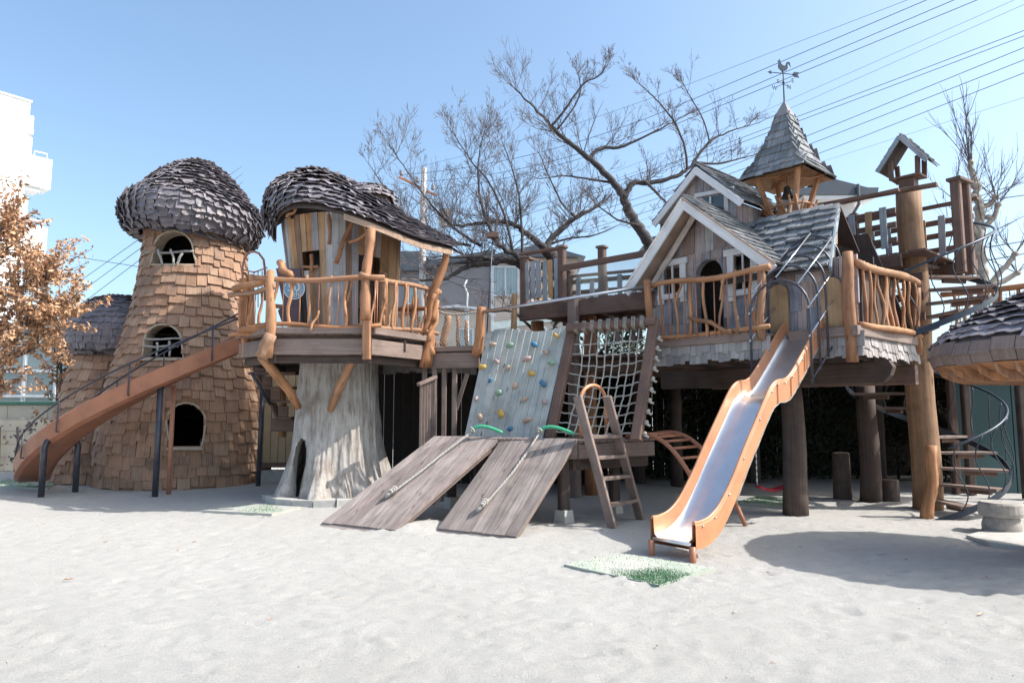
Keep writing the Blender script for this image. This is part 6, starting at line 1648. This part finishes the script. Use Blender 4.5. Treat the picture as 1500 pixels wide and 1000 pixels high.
# (pixels from root to tip, depth at root, depth at tip, radius root, radius tip, twig count, twig length)
cherry('bare cherry tree with high forking branches just left of the house gables', [
 ([(985, 620), (970, 470), (955, 380), (944, 346), (922, 312), (914, 290)], 15.5, 15, .22, .145, 1, 1),
 ([(914, 290), (897, 265), (875, 243), (850, 222), (824, 201), (807, 184), (782, 158), (752, 128)], 15, 14.5, .13, .018, 16, 1.6),
 ([(862, 232), (880, 218), (914, 214), (961, 192), (1000, 172)], 15, 15.4, .07, .016, 10, 1.3),
 ([(808, 185), (828, 160), (854, 124), (876, 112), (890, 95)], 14.8, 14.4, .045, .010, 8, .9),
 ([(815, 192), (845, 150), (850, 125), (845, 105)], 14.8, 14.6, .03, .008, 6, .8),
 ([(914, 290), (927, 269), (952, 267), (991, 258), (1012, 243), (1038, 209), (1065, 195), (1097, 184)], 15, 15.8, .105, .016, 16, 1.4),
 ([(1006, 248), (1003, 215), (988, 180), (965, 150), (945, 130), (932, 120)], 15.2, 15, .045, .010, 9, .9),
 ([(944, 265), (969, 290), (985, 308), (995, 330)], 15.1, 15.3, .05, .02, 6, 1.0),
 ([(1040, 210), (1030, 175), (1010, 140), (1002, 125)], 15.6, 15.4, .03, .008, 7, .9),
 ([(1020, 238), (1050, 240), (1085, 232), (1110, 226)], 15.4, 16, .045, .012, 9, 1.2),
 ([(900, 268), (860, 262), (825, 258), (790, 262)], 15, 15.2, .045, .012, 9, 1.2),
 ([(935, 330), (905, 322), (885, 308), (872, 300)], 15, 14.8, .04, .012, 6, 1.1)], 11, 15, 0)
cherry('bare spreading cherry tree with low mossy limbs in front of the beige house', [
 ([(850, 620), (838, 500), (826, 430), (812, 380), (799, 366)], 14.6, 14, .24, .17, 1, 1),
 ([(799, 366), (789, 355), (776, 345), (757, 332), (742, 325), (705, 326), (672, 331), (652, 322)], 14, 13.5, .12, .024, 16, 1.6),
 ([(799, 366), (810, 347), (833, 327), (854, 313), (869, 306)], 14, 14.3, .11, .05, 10, 1.3),
 ([(822, 440), (800, 420), (785, 404), (770, 390), (756, 373), (739, 365), (726, 352), (716, 329)], 14, 13.2, .15, .04, 14, 1.8),
 ([(776, 394), (742, 381), (716, 386), (690, 389), (669, 399), (646, 410), (615, 410)], 13.8, 13, .12, .03, 12, 1.3),
 ([(722, 380), (705, 376), (680, 377), (653, 376)], 13.4, 13, .06, .025, 8, 1.3),
 ([(795, 500), (760, 462), (735, 455), (700, 458), (655, 452)], 13.6, 13, .05, .016, 8, .8),
 ([(705, 360), (680, 345), (655, 325), (620, 285), (596, 250), (572, 215)], 13.4, 13, .05, .009, 16, 1.3),
 ([(730, 362), (708, 310), (700, 262), (702, 225), (710, 190)], 13.4, 13.2, .045, .009, 14, 1.3),
 ([(752, 372), (740, 320), (718, 270), (690, 235), (664, 196)], 13.5, 13.3, .045, .009, 14, 1.3),
 ([(765, 385), (764, 330), (760, 285), (748, 240), (735, 205)], 13.6, 13.7, .045, .009, 12, 1.2),
 ([(690, 360), (650, 350), (610, 330), (575, 290), (540, 240)], 13.3, 13, .04, .009, 12, 1.2),
 ([(845, 320), (825, 300), (805, 260), (790, 225)], 14.1, 14, .04, .010, 8, 1.2),
 ([(700, 388), (665, 365), (630, 352), (600, 320)], 13.3, 13, .04, .010, 10, 1.2),
 ([(800, 360), (830, 350), (870, 345), (905, 330)], 14.1, 14.4, .045, .012, 9, 1.2)], 23, 14, 0)
# pollarded tree
random.seed(5)
pt = thing('pollarded_tree', 'pollarded pale tree with knobbly trunk and upright whips behind the spiral stair', 'tree', at(1436, 600, 13.5) * V((1, 1, 0)))
mb = MB(); tw_ = MB(); YP = 13.5
P = limb(mb, [(1444, 640), (1440, 480), (1438, 400), (1435, 350), (1433, 300), (1428, 270), (1422, 235)], YP, YP, .13, .05, 6, 12)
for (x, y, r) in ((1430, 272, .15), (1434, 305, .16), (1424, 288, .12), (1436, 312, .15), (1447, 318, .1), (1422, 238, .085), (1437, 350, .1), (1433, 372, .1)): mb.ball(at(x, y, YP - .03), r * .68, 8, .8)
for px in ([(1436, 350), (1412, 315), (1398, 292)], [(1436, 340), (1455, 318), (1462, 300)], [(1430, 305), (1450, 300), (1458, 288)], [(1442, 430), (1462, 400), (1478, 385), (1487, 372)], [(1440, 420), (1470, 412), (1490, 400)]):
    q = limb(mb, px, YP, YP - .1, .06, .045, 3, 8); mb.ball(q[-1], .07, 8, .8)
    for k in range(6): twig(tw_, q[-1], V((U(-.7, .7), U(-.6, .6), U(.2, 1))), U(.5, 1.4), .011, 1, .12, 5, .5)
for k in range(10): twig(tw_, at(1422 + U(-3, 3), U(236, 250), YP), V((U(-.35, .35), U(-.4, .4), 1)), U(.8, 1.6), .012, 1, .1, 5, .35)
twig(tw_, at(1421, 236, YP), V((-.12, 0, 1)), 1.7, .02, 1, .1)
for k in range(16): twig(tw_, at(1434 + U(-6, 6), U(270, 380), YP), V((U(-1, 1), U(-.7, .7), U(0, .9))), U(.5, 1.5), .011, 1, .12, 5, .5)
build(mb, 'trunk', 'palebark', pt, True); build(tw_, 'crown', 'twig', pt, kind='stuff')
# brown-leaved oaks
def oak(label, limbs, seedv, nl, lsz):
    random.seed(seedv); b = at(limbs[0][0][0][0], limbs[0][0][0][1], limbs[0][1]); t = thing('oak_tree', label, 'tree', (b.x, b.y, 0)); mb = MB(); tw_ = MB(); lf = MB(); tips = []
    for (px, Y0, Y1, r0, r1, nt, lt) in limbs:
        pts = limb(mb, px, Y0, Y1, r0 * .72, r1 * .7)
        for k in range(int(nt * 1.5)):
            u = U(.2, 1); i = min(len(pts) - 2, int(u * (len(pts) - 1))); d = (pts[i + 1] - pts[i]).normalized(); s = V((U(-1, 1), U(-.7, .7), U(-.4, 1))).normalized()
            q = pts[i]; dd = (d * .7 + s).normalized(); L = lt * U(.5, 1.2); mm = [q]
            for j in range(5): dd = (dd + V((U(-1, 1), U(-1, 1), U(-1, 1))) * .2 + V((0, 0, .04))).normalized(); q = q + dd * L / 5; mm.append(q)
            tw_.tube(mm, [.012 * (1 - .7 * j / 5) for j in range(6)], 3, False); tips.append(mm)
    for _ in range(nl):
        mm = random.choice(tips); j = random.randrange(1, 5); c = mm[j].lerp(mm[j + 1], U(0, 1)) + V((U(-1, 1), U(-1, 1), U(-1, 1))) * .05
        a = V((U(-1, 1), U(-1, 1), U(-1.3, .4))).normalized(); bq = a.orthogonal().normalized(); bq = Matrix.Rotation(U(0, 6.28), 3, a) @ bq; s = lsz * U(.7, 1.3); nrm = a.cross(bq)
        lf.add([c, c + a * s * .45 + bq * s * .24 + nrm * s * .08, c + a * s + nrm * s * .1 * U(-1, 1), c + a * s * .45 - bq * s * .24 + nrm * s * .08], [(0, 1, 2), (0, 2, 3)])
    build(mb, 'trunk', 'bark', t, True); build(tw_, 'twigs', 'twig', t, kind='stuff'); build(lf, 'leaves', 'leaf', t, kind='stuff')
oak('oak with dry brown leaves reaching in at the left edge', [
 ([(-90, 760), (-85, 560), (-70, 420)], 11.4, 11.4, .16, .10, 0, 1),
 ([(-70, 440), (-35, 400), (-5, 350), (10, 315)], 11.4, 11.2, .06, .012, 20, .8),
 ([(-75, 480), (-20, 450), (40, 420), (70, 400)], 11.4, 11.1, .06, .014, 32, .85),
 ([(-80, 520), (-10, 500), (50, 470), (95, 455)], 11.4, 11.2, .05, .012, 32, .85),
 ([(-80, 560), (-20, 540), (30, 520), (70, 500)], 11.4, 11.4, .05, .012, 16, .7),
 ([(-70, 430), (-40, 400), (0, 370), (40, 350)], 11.4, 11.6, .05, .012, 16, .7),
 ([(-80, 600), (-20, 590), (10, 560)], 11.4, 11.8, .05, .012, 9, .6)], 3, 12500, .082)
oak('slim young oak with dry brown leaves in front of the boundary wall', [
 ([(90, 690), (88, 600), (90, 520), (96, 440)], 15.8, 15.8, .06, .02, 18, .9),
 ([(90, 540), (75, 500), (60, 470)], 15.8, 15.6, .025, .01, 10, .7),
 ([(90, 520), (105, 490), (115, 470)], 15.8, 15.8, .025, .01, 6, .6)], 4, 2200, .12)
random.seed(99)

# ================================================================ utility pole and cables
up_ = at(621, 246, 27.0); upt = thing('utility_pole', 'concrete utility pole with a rusty cross arm behind the bare cherry branches', 'utility pole', (up_.x, up_.y, 0))
build(MB().tube([V((up_.x, up_.y, -.1)), up_], [.17, .11], 12), 'pole', 'polec', upt, True)
build(MB().board(at(584, 259, 26.9), at(640, 287, 27.2), .09, .09), 'cross_arm', 'slidebrown', upt)
for (x, y) in ((588, 258), (612, 268), (634, 279)):
    q = at(x, y, 26.95); build(MB().lathe([(.07, 0), (.09, .06), (.05, .1), (.08, .16), (.03, .22)], q + V((0, 0, .03)), 10), 'insulator', 'greyhouse', upt, True)
build(MB().box(at(652, 330, 27.2) + V((0, .2, 0)), (.5, .4, .7)), 'junction_box', 'polec', upt)
wires = [((588, 250), (1010, 123), (1330, 0), .012), ((590, 256), (1000, 152), (1358, 0), .02), ((612, 266), (1000, 170), (1398, 0), .02), ((634, 277), (1000, 178), (1432, 0), .02),
         ((640, 330), (1110, 167), (1500, -6), .010), ((645, 335), (1117, 177), (1500, 7), .010), ((600, 350), (1113, 192), (1500, 45), .018), ((600, 360), (1110, 200), (1500, 53), .018),
         ((610, 385), (1193, 195), (1500, 70), .019), ((610, 395), (1218, 199), (1500, 88), .019), ((620, 405), (1267, 199), (1500, 107), .019), ((640, 420), (1323, 199), (1500, 143), .009)]
def wl_lab(i): return ['thin top cable crossing the sky above the weather vane', 'highest thick cable crossing the sky behind the weather vane', 'middle thick cable crossing behind the weather vane rod', 'lowest of the three thick cables behind the vane', 'fine cable just above the spire tip to the right', 'fine cable second above the spire', 'upper one of the cable pair right of the spire', 'lower one of the cable pair right of the spire', 'upper thick cable with a dark splice right of the spire', 'middle thick cable passing right of the spire', 'lowest thick cable crossing above the bird house', 'faint lowest double cable over the pollarded tree', 'hair thin cable at the very top of the sky'][i]
for i, (a, b, c, r) in enumerate(wires):
    P = [at(*a, 27), at(*b, 20.5), at(*c, 16)]; Q = []
    dl = (P[2] - P[1]).normalized(); Cq = P[1] - dl * ((P[1] - P[0]).length * .5)
    Q = [P[0] * (1 - t) ** 2 + Cq * (2 * t * (1 - t)) + P[1] * t * t for t in [k / 16 for k in range(17)]]
    Q += [P[1].lerp(P[2], k / 4) for k in range(1, 5)] + [P[2] + dl * 3, P[2] + dl * 6]
    build(MB().tube(Q, r * .5, 6), 'power_cable', 'wire', None, True, **props(wl_lab(i), 'cable', 'power cables crossing the sky'))
for i, (a, b, Y0, Y1, lab) in enumerate((((60, 368), (205, 391), 30, 28, 'single dark cable between the oak leaves and the shingle tower'), ((60, 452), (207, 348), 34, 26, 'upper of three slanting cables left of the tower'), ((60, 470), (208, 362), 34, 26, 'middle of three slanting cables left of the tower'), ((60, 490), (208, 378), 34, 26, 'lowest of three slanting cables left of the tower'))):
    build(MB().tube([at(*a, Y0), at(*b, Y1), at(b[0] * 2 - a[0], b[1] * 2 - a[1], Y1)], .014, 6), 'power_cable', 'wire', None, True, **props(lab, 'cable', 'cables left of the tower'))
for i, (a, b, lab) in enumerate((((1380, 303), (1520, 283), 'green-grey cable behind the top of the spiral stair'), ((1400, 370), (1520, 350), 'cable crossing the middle of the pollarded trunk'), ((1400, 390), (1520, 368), 'lower cable beneath the pollarded trunk knot'))):
    build(MB().tube([at(*a, 18), at(*b, 17)], .014, 6), 'power_cable', 'wire', None, True, **props(lab, 'cable', 'cables behind the spiral stair'))
random.seed(31)
mb = MB()
for _ in range(900):
    y = U(2.3, 11); x = U(-.8, .8) * y; r = U(.002, .007); mb.ball(V((x, y, .004 + U(0, .008))), r, 5, .7)
build(mb, 'pebbles', 'concrete', kind='stuff', label='scattered grit and tiny pebbles lying on the sand', category='pebbles')
mb = MB()
for _ in range(45):
    y = U(3, 12); x = U(-.8, .8) * y; a = U(0, 6.28); s = U(.015, .035); dx, dy = math.cos(a) * s, math.sin(a) * s; z = .014
    mb.add([V((x - dx, y - dy, z)), V((x + dy * .4, y - dx * .4, z + .012)), V((x + dx, y + dy, z + .004)), V((x - dy * .4, y + dx * .4, z + .012))], [(0, 1, 2, 3)])
build(mb, 'fallen_leaves', 'leaf', kind='stuff', label='few dry brown leaves scattered over the sand', category='fallen leaves')
# rope hanging from the cherry limb with its box
zr = thing('hanging_rope_box', 'small dark wooden box under the cherry branch with a rope hanging down from it', 'pulley box', at(721, 350, 12.6))
p = at(722, 348, 12.6); build(MB().box(p, (.22, .14, .09)), 'box', 'dark', zr); build(MB().tube([p, at(717, 420, 12.6), at(713, 490, 12.6)], .011, 6), 'rope', 'rail', zr, True)
